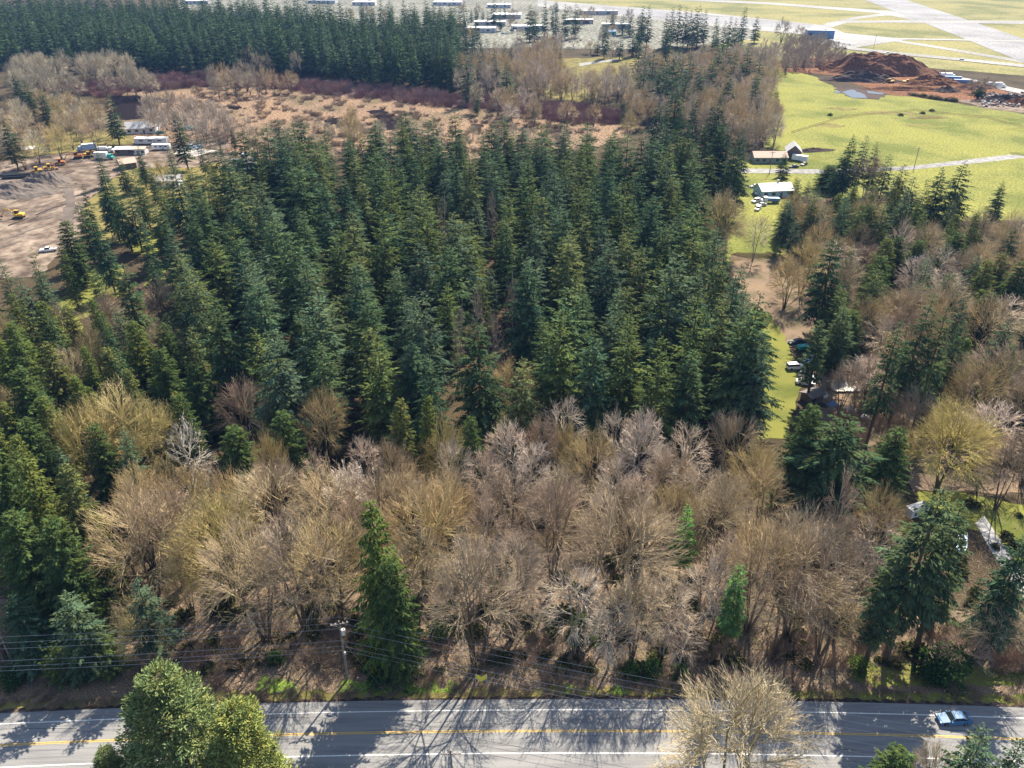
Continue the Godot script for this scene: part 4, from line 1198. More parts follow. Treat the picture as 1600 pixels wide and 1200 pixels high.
	for row in [["white car left of the blue-walled house", 1179, 293, "car_white", 0.2], ["white car beside the red heap by the blue-walled house", 1183, 303, "car_white", 1.2], ["white car on the drive below the blue-walled house", 1181, 316, "car_white", 0.7], ["silver car on the drive below the blue-walled house", 1189, 322, "car_silver", 0.3], ["white car lowest on the drive of the blue-walled house", 1184, 328, "car_white", 1.0]]:
		car(row[0], at(row[1], row[2]), row[4], M[row[3]], "estate" if row[4] > 0.6 else "sedan")
	lorry("white flatbed lorry parked in front of the blue-walled house", at(1203, 317), 0.05, M.white, "tipper", M.steel_blue, 8.0)
	mound("rubbish_heap", "grey brush heap at the pasture edge behind the houses", at(1272, 236), 0.2, 26, 7, 2.2, M.darksoil, 71)
	mound("rubbish_heap", "brown grassy hump in the middle of the pasture", at(1450, 184), 0.15, 30, 12, 1.6, M.verge, 72)
	for row in [["utility pole beside the farm road at the pasture", 1428, 263, 10.0], ["utility pole in front of the tan-roofed house", 1202, 272, 10.5], ["utility pole on the airfield side of the bare grove", 1365, 76, 12.0]]:
		utility_pole(row[0], at(row[1], row[2]), row[3], 0.1, false)
	# soil works
	mound("soil_mound", "large flat-topped red-brown soil mound at the works", at(1372, 112), -0.12, 88, 50, 14, M.brownsoil, 21, 0.45)
	mound("soil_mound", "dark brown soil ridge in front of the large mound", at(1345, 126), -0.2, 62, 22, 7.5, M.darksoil, 22, 0.2)
	mound("soil_mound", "grey-brown soil mound at the left end of the works", at(1262, 103), 0.1, 68, 28, 6, M.brownsoil, 23, 0.3)
	mound("soil_mound", "low dark soil mound left of the bare grove foot", at(1240, 104), 0.2, 36, 18, 4.5, M.brownsoil, 24, 0.2)
	mound("soil_mound", "orange-brown soil mound below the red loader", at(1455, 131), 0.1, 50, 20, 6.5, M.redsoil, 25, 0.2)
	mound("soil_mound", "small grey cone of soil at the front of the works", at(1478, 143), 0.0, 22, 14, 5, M.darksoil, 26)
	mound("soil_mound", "brown soil bank right of the containers", at(1524, 138), 0.3, 40, 16, 5, M.brownsoil, 27, 0.2)
	mound("soil_mound", "low red spoil ridge along the front of the works", at(1420, 141), -0.15, 70, 10, 2.6, M.redsoil, 28, 0.3)
	mound("rubble_heap", "dark rubble heap at the right end of the works track", at(1566, 158), 0.1, 46, 14, 4.5, M.darksoil, 29, 0.3)
	mound("rubble_heap", "reddish rubble heap at the right picture edge", at(1594, 163), 0.1, 30, 12, 4.5, M.redsoil, 30, 0.2)
	excavator("yellow excavator digging at the foot of the large soil mound", at(1392, 130), 0.3, M.yellow, 0.0)
	excavator("yellow excavator right of the other on the soil works", at(1415, 131), 2.8, M.yellow, 0.5)
	excavator("red excavator with dark raised bucket on the orange mound", at(1462, 125), PI, M.red, 4.0)
	for row in [["white box lorry behind the red excavator", 1480, 122, "white"], ["white box lorry at the right of the works", 1557, 137, "white"]]:
		lorry(row[0], at(row[1], row[2]), PI - 0.2, M.white, "box", M.white, 12.0)
	for row in [["blue shipping container below the white box lorry", 1488, 125, 0.2], ["blue shipping container right of its twin", 1503, 130, 0.2]]:
		o = thing("shipping_container", row[0], "container", at(row[1], row[2]), -0.2)
		bx("body", o, Vector3(0, 1.3, 0), Vector3(12, 2.6, 2.4), M.steel_blue)
		bx("door", o, Vector3(6.03, 1.3, 0), Vector3(0.06, 2.4, 2.2), M.wall_grey)
		for x in [-5.98, 5.98]:
			bx("corner_post", o, Vector3(x, 1.3, 1.2), Vector3(0.16, 2.64, 0.1), M.white)
	car("white car driving along the highway, left one", at(1386, 83.5), -0.15, M.car_white, "sedan")
	car("white car driving along the highway, right one", at(1501, 94.5), -0.15, M.car_white, "estate")
	# contractor's yard at left
	excavator("yellow excavator working on the rutted dirt yard", at(30, 341), 0.1, M.yellow, 0.6)
	pickup("white pickup parked at the right edge of the dirt yard", at(76, 393), 0.3, M.car_white)
	mound("gravel_mound", "smooth grey gravel mound below the yellow loaders", at(68, 284), 0.0, 26, 17, 6.0, M.gravel, 31)
	mound("gravel_mound", "wide grey gravel mound at the left edge of the yard", at(28, 300), 0.0, 38, 24, 5.5, M.gravel, 32)
	mound("gravel_mound", "low dark gravel bank along the yard's right side", at(108, 292), 0.4, 26, 9, 2.0, M.dirt, 33)
	loader("yellow wheel loader behind the gravel mound", at(58, 271), 0.5, M.yellow)
	loader("yellow loader right of the first behind the gravel", at(78, 266), PI + 0.5, M.yellow)
	loader("orange loader parked at the back of the yard", at(94, 258), 0.4, M.orange)
	excavator("rust-orange excavator parked by the scrap", at(122, 248), 0.3, M.orange, -0.6)
	excavator("dull yellow excavator beside the white tank lorry", at(139, 246), 2.9, M.yellow, 0.2)
	lorry("blue and white box lorry at the back of the yard", at(136, 236), 0.35, M.car_paleblue, "box", M.car_paleblue, 9.5)
	lorry("white tank lorry beside the blue box lorry", at(165, 238), PI + 0.1, M.white, "tank", M.white, 9.0)
	lorry("teal lorry with pale box in front of the tank lorry", at(164, 249), PI, M.teal, "box", M.offwhite, 9.0)
	o = thing("pipe_stack", "stack of black pipes behind the gravel mound", "pipe stack", at(28, 278), 0.25)
	for i in 14:
		cyl("pipe", o, Vector3(0, 0.35 + 0.6 * (i / 5), -1.7 + (i % 5) * 0.75 + 0.35 * ((i / 5) % 2)), 0.33, 12.0, "x", M.black)
	o = thing("tan_pad", "pale tan concrete slab in the rough grass", "slab", at(41, 232), 0.4)
	bx("slab", o, Vector3(0, 0.1, 0), Vector3(7.5, 0.3, 7.5), M.offwhite)
	bx("slab_edge", o, Vector3(0, 0.1, 3.85), Vector3(7.6, 0.4, 0.15), M.roof_tan)
	house("house", "grey-roofed house by the marsh water at upper left", "house", at(222, 206), 0.25, Vector3(15, 3.0, 10), 2.6, M.wall_pale, M.roof_grey, 4)
	o = thing("boat_ramp", "white sloping boat dock beside the grey-roofed house", "dock", at(245, 202), 0.25)
	for i in 6:
		bx("plank", o, Vector3(0, 0.6, -10 + i * 3.4), Vector3(3.0, 0.2, 3.2), M.white)
	bx("rail", o, Vector3(1.7, 1.1, -1.5), Vector3(0.12, 0.8, 20), M.white)
	car("dark green car beside the white boat dock", at(250, 209), 0.3, M.car_green)
	trailer("long white mobile home left of the tall lone fir", at(238, 225), 0.02, Vector3(17, 3.3, 4.2), M.wall_pale, M.roof_white, "mobile home", "mobile_home")
	trailer("white camper with rounded roof in front of the mobile home", at(253, 234), 0.05, Vector3(9, 2.9, 2.6), M.white, M.roof_white)
	house("shed", "dark open shed left of the camper", "shed", at(198, 240), 0.05, Vector3(9, 2.8, 6), 0.7, M.wall_brown, M.wall_pale, 3)
	house("shed", "pink-grey shed between the dark shed and camper", "shed", at(219, 240), 0.05, Vector3(7, 2.8, 5), 0.7, M.wall_pale, M.roof_tan, 3)
	house("shed", "small brown-roofed shed behind the yard firs", "shed", at(200, 262), 0.6, Vector3(7, 2.8, 6), 1.6, M.wall_brown, M.roof_tan, 2)
	house("house", "grey-roofed house between the firs below the bare yellow tree", "house", at(266, 289), 0.1, Vector3(10, 2.9, 8), 1.6, M.wall_pale, M.roof_grey, 3)
	pickup("white pickup on the gravel behind the tall lone fir", at(300, 231), 0.2, M.car_white)
	pickup("blue pickup on the gravel right of the tall lone fir", at(312, 232), 1.3, M.car_paleblue)
	car("white car at the far end of the gravel lot", at(384, 242), 0.2, M.car_white)
	house("house", "grey-roofed house showing among the left firs by the marsh", "house", at(383, 262), 0.2, Vector3(11, 2.9, 8), 1.8, M.wall_grey, M.roof_dark, 3)
	o = thing("tarp_cover", "teal covered boat frame behind the lone fir", "boat cover", at(296, 203), 0.1)
	part("cover", loft_body(9.0, 3.0, [[0.0, 0.6], [0.1, 1.8], [0.5, 2.3], [0.9, 1.8], [1.0, 0.6]], 0.4), M.teal, o)
	bx("frame", o, Vector3(0, 0.4, 0), Vector3(8.6, 0.3, 2.4), M.white)
	# workshops and hangars by the airfield
	var halls := [["white-roofed workshop hall, left one of the pair by the yards", 752, 50, 40, 18, "wall_pale", "roof_white"], ["white flat-roofed hall behind the left workshop", 766, 40, 44, 18, "wall_grey", "roof_white"], ["pale hall with blue doors right of the two workshops", 826, 47, 46, 18, "wall_pale", "roof_white"], ["low grey hall behind the workshops", 792, 28, 44, 26, "wall_grey", "roof_white"], ["small white-roofed hall at the back of the yards", 718, 42, 20, 14, "wall_pale", "roof_white"], ["dark-walled long hall right of the tree pair", 904, 37, 40, 14, "wall_brown", "roof_white"], ["flat hall beside the apron right of the lone spire fir", 962, 44, 38, 12, "wall_grey", "roof_white"], ["low blue-roofed hall behind the lone spire fir", 952, 56, 16, 12, "teal", "steel_blue"], ["long low hall at the edge of the apron", 935, 23, 60, 12, "wall_grey", "roof_grey"], ["white hall above the left forest edge", 505, 5, 50, 20, "wall_pale", "roof_white"], ["white-roofed hall behind the forest edge, right of the first", 570, 8, 40, 20, "wall_pale", "roof_white"], ["tiny white hall at the top edge above the left forest", 310, 6, 40, 20, "wall_pale", "roof_white"], ["white hall with wide roof beyond the yard trees", 700, 8, 50, 22, "wall_pale", "roof_white"], ["long white hall beyond the row of little conifers", 780, 12, 40, 20, "wall_pale", "roof_white"]]
	for i in halls.size():
		var q: Array = halls[i]
		hall("industrial_hall", q[0], "workshop", at(q[1], q[2]), -0.06 + 0.05 * (i % 3), Vector3(q[3] * 0.8, 4.6, q[4] * 0.9), M[q[5]], M[q[6]], 6)
	o = hall("hangar", "open blue hangar beside the bare oak", "hangar", at(1279, 60), -0.15, Vector3(26, 8, 16), M.steel_blue, M.roof_grey, 4)
	for i in 4:
		light_plane(["white light aircraft left of the apron tree", "white light aircraft second from the hangar", "white light aircraft third from the hangar", "white light aircraft farthest right on the apron"][i], at(1302 + i * 8.5, 66.0 + i * 1.5), 0.4 + i * 0.3)
	car("dark car parked below the light aircraft", at(1319, 77), 0.1, M.car_dark)
	rng.seed = 77
	for i in 26:
		var x := rng.randf_range(650, 930)
		var y := rng.randf_range(28, 64)
		car("parked car on the pale paved yards by the workshops", at(x, y), rng.randf() * 6.0, M[["car_white", "car_silver", "car_dark", "car_paleblue", "car_red"][rng.randi() % 5]], "estate" if i % 2 else "sedan", "cars parked around the workshops")
# ---------------------------------------------------------------- which tree stands where
var landmarks := [["the white snag", 282, 760], ["the dead grey trees", 740, 600], ["the tall roadside cedar", 590, 1050], ["the mossy thicket", 165, 730], ["the yellow marker", 752, 1070], ["the transformer pole", 543, 1061], ["the holly bush", 912, 1010], ["the small bright fir", 1077, 860], ["the mid cedars", 640, 715], ["the parked cars", 1250, 570], ["the dense dark fir", 1295, 525], ["the mossy dome tree", 1490, 765], ["the plank deck", 1320, 605], ["the three open firs", 1420, 665], ["the lawn", 1520, 820], ["the big conifer pair", 1490, 350], ["the blue-walled house", 1207, 304], ["the great bare tree", 1125, 400], ["the lone bare tree", 1182, 417], ["the gravel lot", 330, 230], ["the tall lone fir", 283, 262], ["the white pickup", 76, 393], ["the sunlit glades", 150, 440], ["the tall pale fir", 190, 540], ["the round bare tree", 150, 520], ["the marsh pools", 600, 190], ["the rear fir clump", 1100, 300], ["the workshop halls", 780, 50], ["the soil mounds", 1300, 115], ["the lone spire fir", 947, 66], ["the pale glade", 930, 120], ["the open water", 200, 170], ["the mobile home", 238, 225], ["the tan slab", 41, 232], ["the blue pickup", 1500, 852], ["the roadside firs", 1440, 1030], ["the young firs", 150, 1040], ["the grass strip", 1210, 620], ["the tan-roofed house", 1195, 252], ["the oak", 1226, 60], ["the golden thicket", 815, 112], ["the dark round fir", 1138, 118], ["the pale lane", 930, 103], ["the pasture corner", 1212, 118], ["the purple thicket", 890, 178], ["the grey grove", 1265, 92], ["the apron fir row", 1075, 62], ["the marsh end", 990, 192], ["the pasture edge", 1200, 175], ["the alder trunks", 880, 148], ["the wood's middle", 1080, 135]]
var marks := []

func zone_word(p: Vector3) -> String:
	# which landmark it stands nearest to, and on which side of it
	if marks.is_empty():
		for l in landmarks:
			marks.append([l[0], at(l[1], l[2])])
	var best: Array = marks[0]
	for m in marks:
		if m[1].distance_to(p) < best[1].distance_to(p):
			best = m
	var d: Vector3 = p - best[1]
	var side_ := "beside"
	if d.length() > 4.0:
		side_ = ("right of" if d.x > 0 else "left of") if absf(d.x) > absf(d.z) else ("in front of" if d.z > 0 else "behind")
		if d.length() > 45.0:
			side_ = side_
	return "%s %s" % [side_, best[0]]

func build_plants() -> void:
	var C := "cedar_tree"
	var F := "fir_tree"
	var B := "maple_tree"
	var Y := "mossy_tree"
	var A := "alder_tree"
	var P := "pale_tree"
	# --- this side of the road
	plant(F, 250, 1056, 30, 8.4, "lush0", "lush pale green conifer, biggest at the lower left, reaching over the road")
	plant(F, 350, 1120, 26, 7.0, "lush1", "yellow-green conifer to the right of the biggest one at lower left")
	plant(F, 165, 1178, 22, 4.2, "lush0", "dark green conifer at the bottom edge, left of the lush pair")
	plant(F, 1408, 1172, 17, 4.6, "cedar2", "olive green conifer top at the bottom edge below the watermark spot on the road")
	plant(F, 1552, 1128, 23, 5.0, "fir6", "dark green conifer at the lower right corner on the near roadside")
	plant(F, 1600, 1150, 22, 4.6, "fir3", "dark conifer right behind the one in the lower right corner")
	plant(Y, 1168, 1078, 26, 9.5, "buds0", "pale budding leafless tree overhanging the road at lower right", "")
	plant(B, 1480, 1168, 15, 3.6, "maple4", "thin bare shrubby tree between the two conifers at the lower right")
	# --- roadside row, left to right
	for row in [[C, 38, 716, 28, 6.0, "cedar0", "big yellow-green cedar at the left edge above the power lines"], [C, 92, 733, 27, 5.6, "cedar3", "big cedar just right of the one at the left edge"], [C, -20, 700, 28, 6, "cedar2", "cedar cut by the left picture edge"], [C, 8, 800, 24, 6.0, "cedar2", "dark cedar in front at the left edge, above the power lines"], [C, 70, 810, 24, 5.6, "cedar2", "dark green cedar in front of the big left pair"], [F, 103, 921, 17.5, 5.7, "fir6", "young blue-green fir just behind the power lines at left"], [F, 213, 903, 18, 5.0, "fir3", "young fir with dense skirt, second from left behind the power lines"], [F, 20, 925, 16, 5.2, "fir1", "dark young fir at the left edge behind the power lines"], [F, 45, 985, 9, 4.2, "fir1", "low bushy fir behind the power lines near the left edge"], [F, 150, 995, 8.5, 4.0, "fir2", "low bushy fir between the two young firs by the power lines"], [F, 85, 1010, 7, 3.8, "fir2", "small ragged fir at the verge by the left pole"],
			[B, 190, 770, 24, 9.0, "maple0", "wide bare maple with moss at its feet, right of the left cedars"], [Y, 320, 768, 24, 8.6, "mossy1", "yellow-mossy dome-shaped tree, tallest at left in the maple belt"], [B, 245, 760, 22, 7, "maple1", "brown bare tree between the wide maple and the yellow mossy dome"], [B, 378, 822, 24, 8.4, "maple2", "bare tan maple, left one of the roadside clump at left"], [B, 445, 800, 24.5, 8.6, "maple3", "bare tan maple, middle of the roadside clump at left"], [B, 508, 806, 24, 7.8, "maple5", "bare tan maple, right one of the roadside clump, near the pole"], [Y, 205, 925, 15, 4.5, "mossy2", "leaning mossy bare tree between the young firs by the wires"], [C, 586, 786, 33, 5.6, "cedar1", "tall bright green cedar standing alone among the roadside maples"], [C, 612, 868, 25, 4.4, "cedar2", "shorter cedar leaning on the right of the tall roadside cedar"], [B, 655, 742, 25, 8.6, "olive1", "round tan maple behind and right of the tall roadside cedar"],
			[B, 738, 852, 26, 8.6, "maple6", "multi-stemmed bare maple above the yellow marker"], [B, 640, 830, 22, 6.5, "maple4", "bare maple behind the one with the yellow marker, left side"], [B, 800, 838, 22, 7, "maple3", "grey-brown bare maple behind and right of the yellow marker"], [B, 868, 745, 25, 8.0, "maple1", "pinkish grey bare maple in the middle of the belt"], [B, 905, 880, 19, 5.5, "alder1", "slim bare tree standing over the holly bush by the road"], [B, 985, 775, 26, 10.0, "maple2", "largest fan-shaped bare maple in the centre right of the belt"], [B, 1000, 905, 17.5, 6.0, "maple4", "bare tree in front of the largest fan-shaped maple"], [A, 960, 930, 16, 4.5, "alder0", "slender bare alder right of the holly bush"], [A, 1050, 900, 18, 4.5, "alder3", "slender bare alder near the low evergreen bushes"], [A, 1112, 868, 17, 4.2, "alder1", "pale rounded bare tree right of the small bright fir"], [A, 1140, 830, 20, 4.4, "alder2", "bare alder behind the young pine-like fir right of centre"], [A, 1075, 950, 14, 3.6, "alder2", "short bare alder above the low evergreen bushes"],
			[B, 1205, 800, 25, 8.0, "maple0", "bare maple, left of the large right-hand roadside group"], [B, 1275, 812, 25, 9.0, "maple6", "broad bare maple with pale limbs at the right of the belt"], [B, 1345, 838, 22, 7.0, "maple3", "bare maple leaning towards the right-hand roadside firs"], [B, 1240, 890, 18, 6.5, "maple1", "lower bare maple in front of the right roadside group"], [B, 1310, 910, 16, 6.0, "maple5", "low sprawling bare tree by the road, right of centre"],
			[F, 1157, 884, 22, 2.3, "halffir", "narrow young green fir on a long bare stem near the road"], [F, 1077, 788, 18, 2.6, "brightfir", "small bright green fir among the bare maples, right of centre"], [F, 1472, 764, 34, 6.0, "openfir0", "tall blue-green fir with open limbs, left of the right roadside pair"], [F, 1512, 788, 30, 5.2, "openfir1", "tall fir with open limbs, right of the roadside pair at right"], [F, 1408, 860, 24, 4.6, "openfir1", "shorter dark fir left of the tall right-hand roadside pair"], [F, 1605, 828, 26, 5.9, "fir1", "dark fir cut by the right picture edge above the lawn strip"], [B, 1575, 940, 14, 5.5, "maple4", "bare shrubby tree with pale twigs by the lawn strip at right"], [A, 1385, 800, 17, 4.5, "alder3", "bare brown tree between the right maples and the tall firs"], [B, 1395, 760, 20, 5, "maple5", "brown bare tree behind the shorter dark roadside fir"]]:
		plant(row[0], row[1], row[2], row[3], row[4], row[5], row[6])
	# --- belt between the maples and the firs
	for row in [[Y, 118, 628, 20, 7.5, "mossy1", "left part of the great yellow mossy thicket at left"], [Y, 170, 600, 22, 8.5, "mossy2", "highest tree of the great yellow mossy thicket at left"], [Y, 228, 622, 20, 7.5, "mossy0", "right part of the great yellow mossy thicket at left"], [P, 282, 650, 21, 4.5, "snag0", "white dead snag with crooked limbs beside the yellow thicket"], [B, 372, 592, 20, 7.0, "maple1", "purplish bare tree in the shade of the firs at left"], [B, 492, 602, 22, 5.5, "maple5", "brown bare tree in the shade under the firs, left of centre"], [C, 365, 664, 20, 5.6, "cedar2", "dark cedar right of the white snag"], [C, 438, 640, 20, 5.0, "cedar2", "dark cedar in the shade left of the two mid cedars"], [B, 412, 730, 22, 8.0, "maple4", "round tan maple behind the left roadside clump"], [B, 500, 728, 21, 7.0, "maple0", "tan maple right behind the left roadside clump"], [P, 535, 728, 18, 5.0, "pale1", "lichen-white dead tree in the middle of the tan maples"], [P, 567, 680, 16, 3.6, "pale0", "small pale bare tree in front of the dark firs, left of centre"], [B, 600, 728, 21, 8.0, "maple2", "pinkish tan maple behind the tall roadside cedar"], [C, 621, 626, 21, 4.8, "cedar3", "yellow-green pointed cedar in front of the dark stand"], [C, 666, 618, 22, 3.6, "cedar0", "slimmer cedar right behind the yellow-green pointed one"], [C, 734, 648, 20, 3.8, "cedar2", "brown-green cedar right of the golden mossy tree"], [Y, 694, 655, 19, 5.5, "mossy0", "golden mossy bare tree between the mid cedars"], [Y, 705, 730, 20, 5.5, "olive1", "golden-brown bare tree below the mid cedars"], [P, 755, 700, 14, 3.6, "pale0", "small pale bush-like tree below the brown-green cedar"], [B, 795, 722, 21, 7.5, "maple3", "round tan maple in the middle of the belt, below the pale alders"], [P, 790, 655, 19, 4.6, "pale0", "pale lichen-covered tree at the edge of the dark stand, left one"], [P, 832, 690, 17, 4.2, "pale1", "pale lichen-covered tree right of the first one"], [A, 880, 618, 20, 5.0, "alder1", "dark bare tree against the firs, centre"], [Y, 890, 655, 17, 4.0, "olive0", "mossy bare tree under the dark firs, centre"], [B, 925, 672, 20, 6.0, "maple5", "bare brown tree with upright limbs, right of the mossy one"], [P, 968, 640, 19, 4.0, "alder1", "grey bare tree left of the pinkish rounded one"], [P, 1010, 636, 19, 4.5, "pale0", "pinkish rounded bare tree against the dark firs"], [P, 1000, 660, 18, 4.8, "pale1", "pinkish rounded bare tree in front of its twin"], [P, 965, 715, 16, 4.0, "pale1", "whitish bare tree in the middle of the right belt"], [P, 1000, 735, 15, 3.6, "pale0", "small whitish bare tree above the fan-shaped maple"], [A, 1038, 690, 18, 3.8, "alder1", "slim grey bare tree right of the whitish ones"], [A, 1080, 660, 19, 5.0, "alder3", "bare grey tree against the dark firs, right of centre"], [A, 1095, 720, 17, 4.5, "alder0", "grey bare tree behind the small bright fir"], [B, 1150, 640, 19, 6.0, "maple6", "bare tree at the right foot of the fir stand"], [Y, 1190, 682, 19, 6.0, "olive0", "mossy bare tree at the foot of the grass strip"], [B, 1205, 720, 18, 6, "maple0", "bare tan tree below the grass strip"], [B, 1135, 735, 18, 5.5, "maple4", "brown bare tree left of the foot of the grass strip"], [B, 1060, 700, 17, 5.5, "maple2", "brown bare tree left of the grey one in the right belt"]]:
		plant(row[0], row[1], row[2], row[3], row[4], row[5], row[6])
	# --- right-hand wood
	for row in [[F, 1310, 364, 30, 8.2, "fir5", "dense dark fir, tallest beside the head of the grass clearing"], [F, 1325, 478, 23, 5.0, "openfir0", "open fir in front of the dense dark one by the parked cars"], [F, 1288, 500, 22, 4.6, "openfir1", "open fir half hiding the parked cars in the clearing"], [F, 1405, 500, 31, 4.4, "openfir1", "open fir with bare trunk, left of the group of three at right"], [F, 1446, 455, 34, 4.6, "openfir0", "open fir with bare trunk, tallest of the group of three at right"], [F, 1484, 478, 32, 4.6, "openfir1", "open fir with bare trunk, right of the group of three"], [F, 1318, 644, 26, 12.0, "fir5", "full dark fir at the lower end of the clearing"], [C, 1266, 630, 24, 5.5, "cedar2", "brown-green cedar left of the full dark fir by the clearing"], [C, 1402, 664, 20, 5.2, "cedar2", "dark columnar cedar left of the mossy dome tree"], [Y, 1506, 636, 19.5, 9.4, "dense0", "mossy golden dome-shaped tree beside the lawn at right"], [Y, 1268, 368, 20, 9.0, "olive0", "mossy bare tree left of the dense dark fir"], [Y, 1240, 400, 17, 6, "olive1", "lower mossy bare tree at the left edge of the right wood"], [B, 1335, 400, 17, 6, "maple4", "tan bare tree right behind the dense dark fir"], [B, 1425, 440, 20, 9.5, "maple2", "round bare tan tree behind the group of three firs, left"], [B, 1490, 436, 20, 8.0, "maple4", "round bare pale tree behind the group of three firs, right"], [B, 1560, 462, 20, 9.0, "maple0", "wide bare tree at the right side, upper"], [B, 1580, 530, 22, 9.0, "maple6", "wide bare tree at the right edge, middle"], [B, 1545, 560, 20, 7.0, "maple5", "bare tree with yellow twigs at right, below the wide one"], [A, 1565, 628, 17, 6.5, "pale0", "grey lichen tree right of the mossy dome"], [B, 1600, 680, 18, 6.5, "maple1", "grey bare tree at the right edge beside the mossy dome"], [B, 1460, 350, 18, 6.5, "maple4", "pale fan-shaped bare tree in the upper right wood"], [B, 1350, 345, 16, 5.0, "maple0", "bare tan tree between conifers in the upper right wood"], [B, 1535, 325, 18, 7.0, "maple2", "bare tan tree right of the big dark conifer pair"], [B, 1585, 350, 18, 7.0, "maple5", "bare tree at the right edge near the yellow field"], [B, 1440, 400, 14, 5.5, "pale1", "pale bare tree with lichen in the upper right wood"], [B, 1370, 560, 13, 7.5, "maple1", "low bare thicket tree behind the plank deck"], [P, 1350, 555, 11, 5.0, "pale1", "pale low bare tree over the blue-white tarp"], [B, 1440, 600, 16, 6, "maple3", "brown bare tree under the group of three firs"],
			[F, 1503, 250, 29, 8.9, "fir5", "big dark conifer beside the yellow field, right one of a pair"], [F, 1474, 258, 26, 6.8, "fir1", "big dark conifer beside the yellow field, left one of a pair"], [F, 1570, 282, 18, 5.2, "fir1", "small dark conifer at the right edge against the yellow field"], [F, 1336, 208, 27, 6.2, "fir1", "dark pointed conifer against the pasture, left of two"], [F, 1352, 210, 26, 5.9, "fir3", "dark pointed conifer against the pasture, right of two"], [F, 1372, 222, 23, 5.0, "fir5", "smaller conifer right of the two dark pointed ones"], [F, 1318, 232, 22, 6.5, "fir1", "dark conifer left below the two dark pointed ones"], [F, 1390, 240, 22, 7.4, "fir6", "conifer in front of the farm road, left"], [F, 1410, 255, 21, 7.4, "fir3", "conifer in front of the farm road, right"], [Y, 1365, 240, 20, 8, "maple1", "round grey-brown bare tree in front of the pointed conifers"], [F, 1248, 275, 16, 4.1, "fir5", "dark narrow conifer right of the blue-walled house, left"], [F, 1264, 282, 16, 4.8, "fir1", "dark narrow conifer right of the blue-walled house, middle"], [F, 1282, 290, 16, 4.4, "fir6", "dark narrow conifer right of the blue-walled house, right"], [F, 1229, 238, 15, 4.8, "fir5", "small dark fir in front of the tan-roofed house"], [C, 1300, 258, 11, 7.5, "cedar2", "round dark evergreen beside the farm road"], [F, 1325, 300, 20, 6.2, "fir6", "grey-green conifer in the upper right wood, left"], [F, 1345, 325, 20, 6.2, "fir4", "grey-green conifer in the upper right wood, middle"], [F, 1415, 300, 22, 5.9, "fir6", "bluish conifer in the upper right wood, right"], [F, 1385, 318, 21, 5.9, "fir7", "light green conifer in the upper right wood, centre"], [F, 1430, 275, 21, 6.8, "fir3", "conifer in front of the yellow field, left of the big pair"], [C, 1362, 320, 20, 5.2, "cedar2", "dark cedar in the upper right wood"], [C, 1390, 370, 18, 5.6, "cedar0", "yellow-green cedar right of the dense dark fir"], [C, 1500, 362, 18, 6.2, "cedar2", "dark cedar in the right wood, behind the round bare trees"], [C, 1440, 375, 16, 5.6, "cedar2", "dark cedar in the right wood, centre"], [C, 1545, 405, 20, 6.0, "cedar0", "yellow-green cedar in the right wood, upper right"], [C, 1380, 400, 18, 6.2, "cedar2", "brown-green cedar in front of the yellow-green one, right wood"], [C, 1600, 410, 18, 5.8, "cedar2", "dark green cedar at the right edge"], [C, 1570, 395, 17, 5.0, "cedar3", "olive cedar near the right edge"],
			[Y, 1130, 296, 24, 10.0, "dense1", "great bare tree beside the blue-walled house, mossy limbs"], [Y, 1102, 325, 18, 4.5, "olive0", "smaller mossy tree left of the great bare tree by the house"], [B, 1188, 332, 17, 4.6, "alder3", "lone bare tree standing on the litter of the clearing"]]:
		plant(row[0], row[1], row[2], row[3], row[4], row[5], row[6])
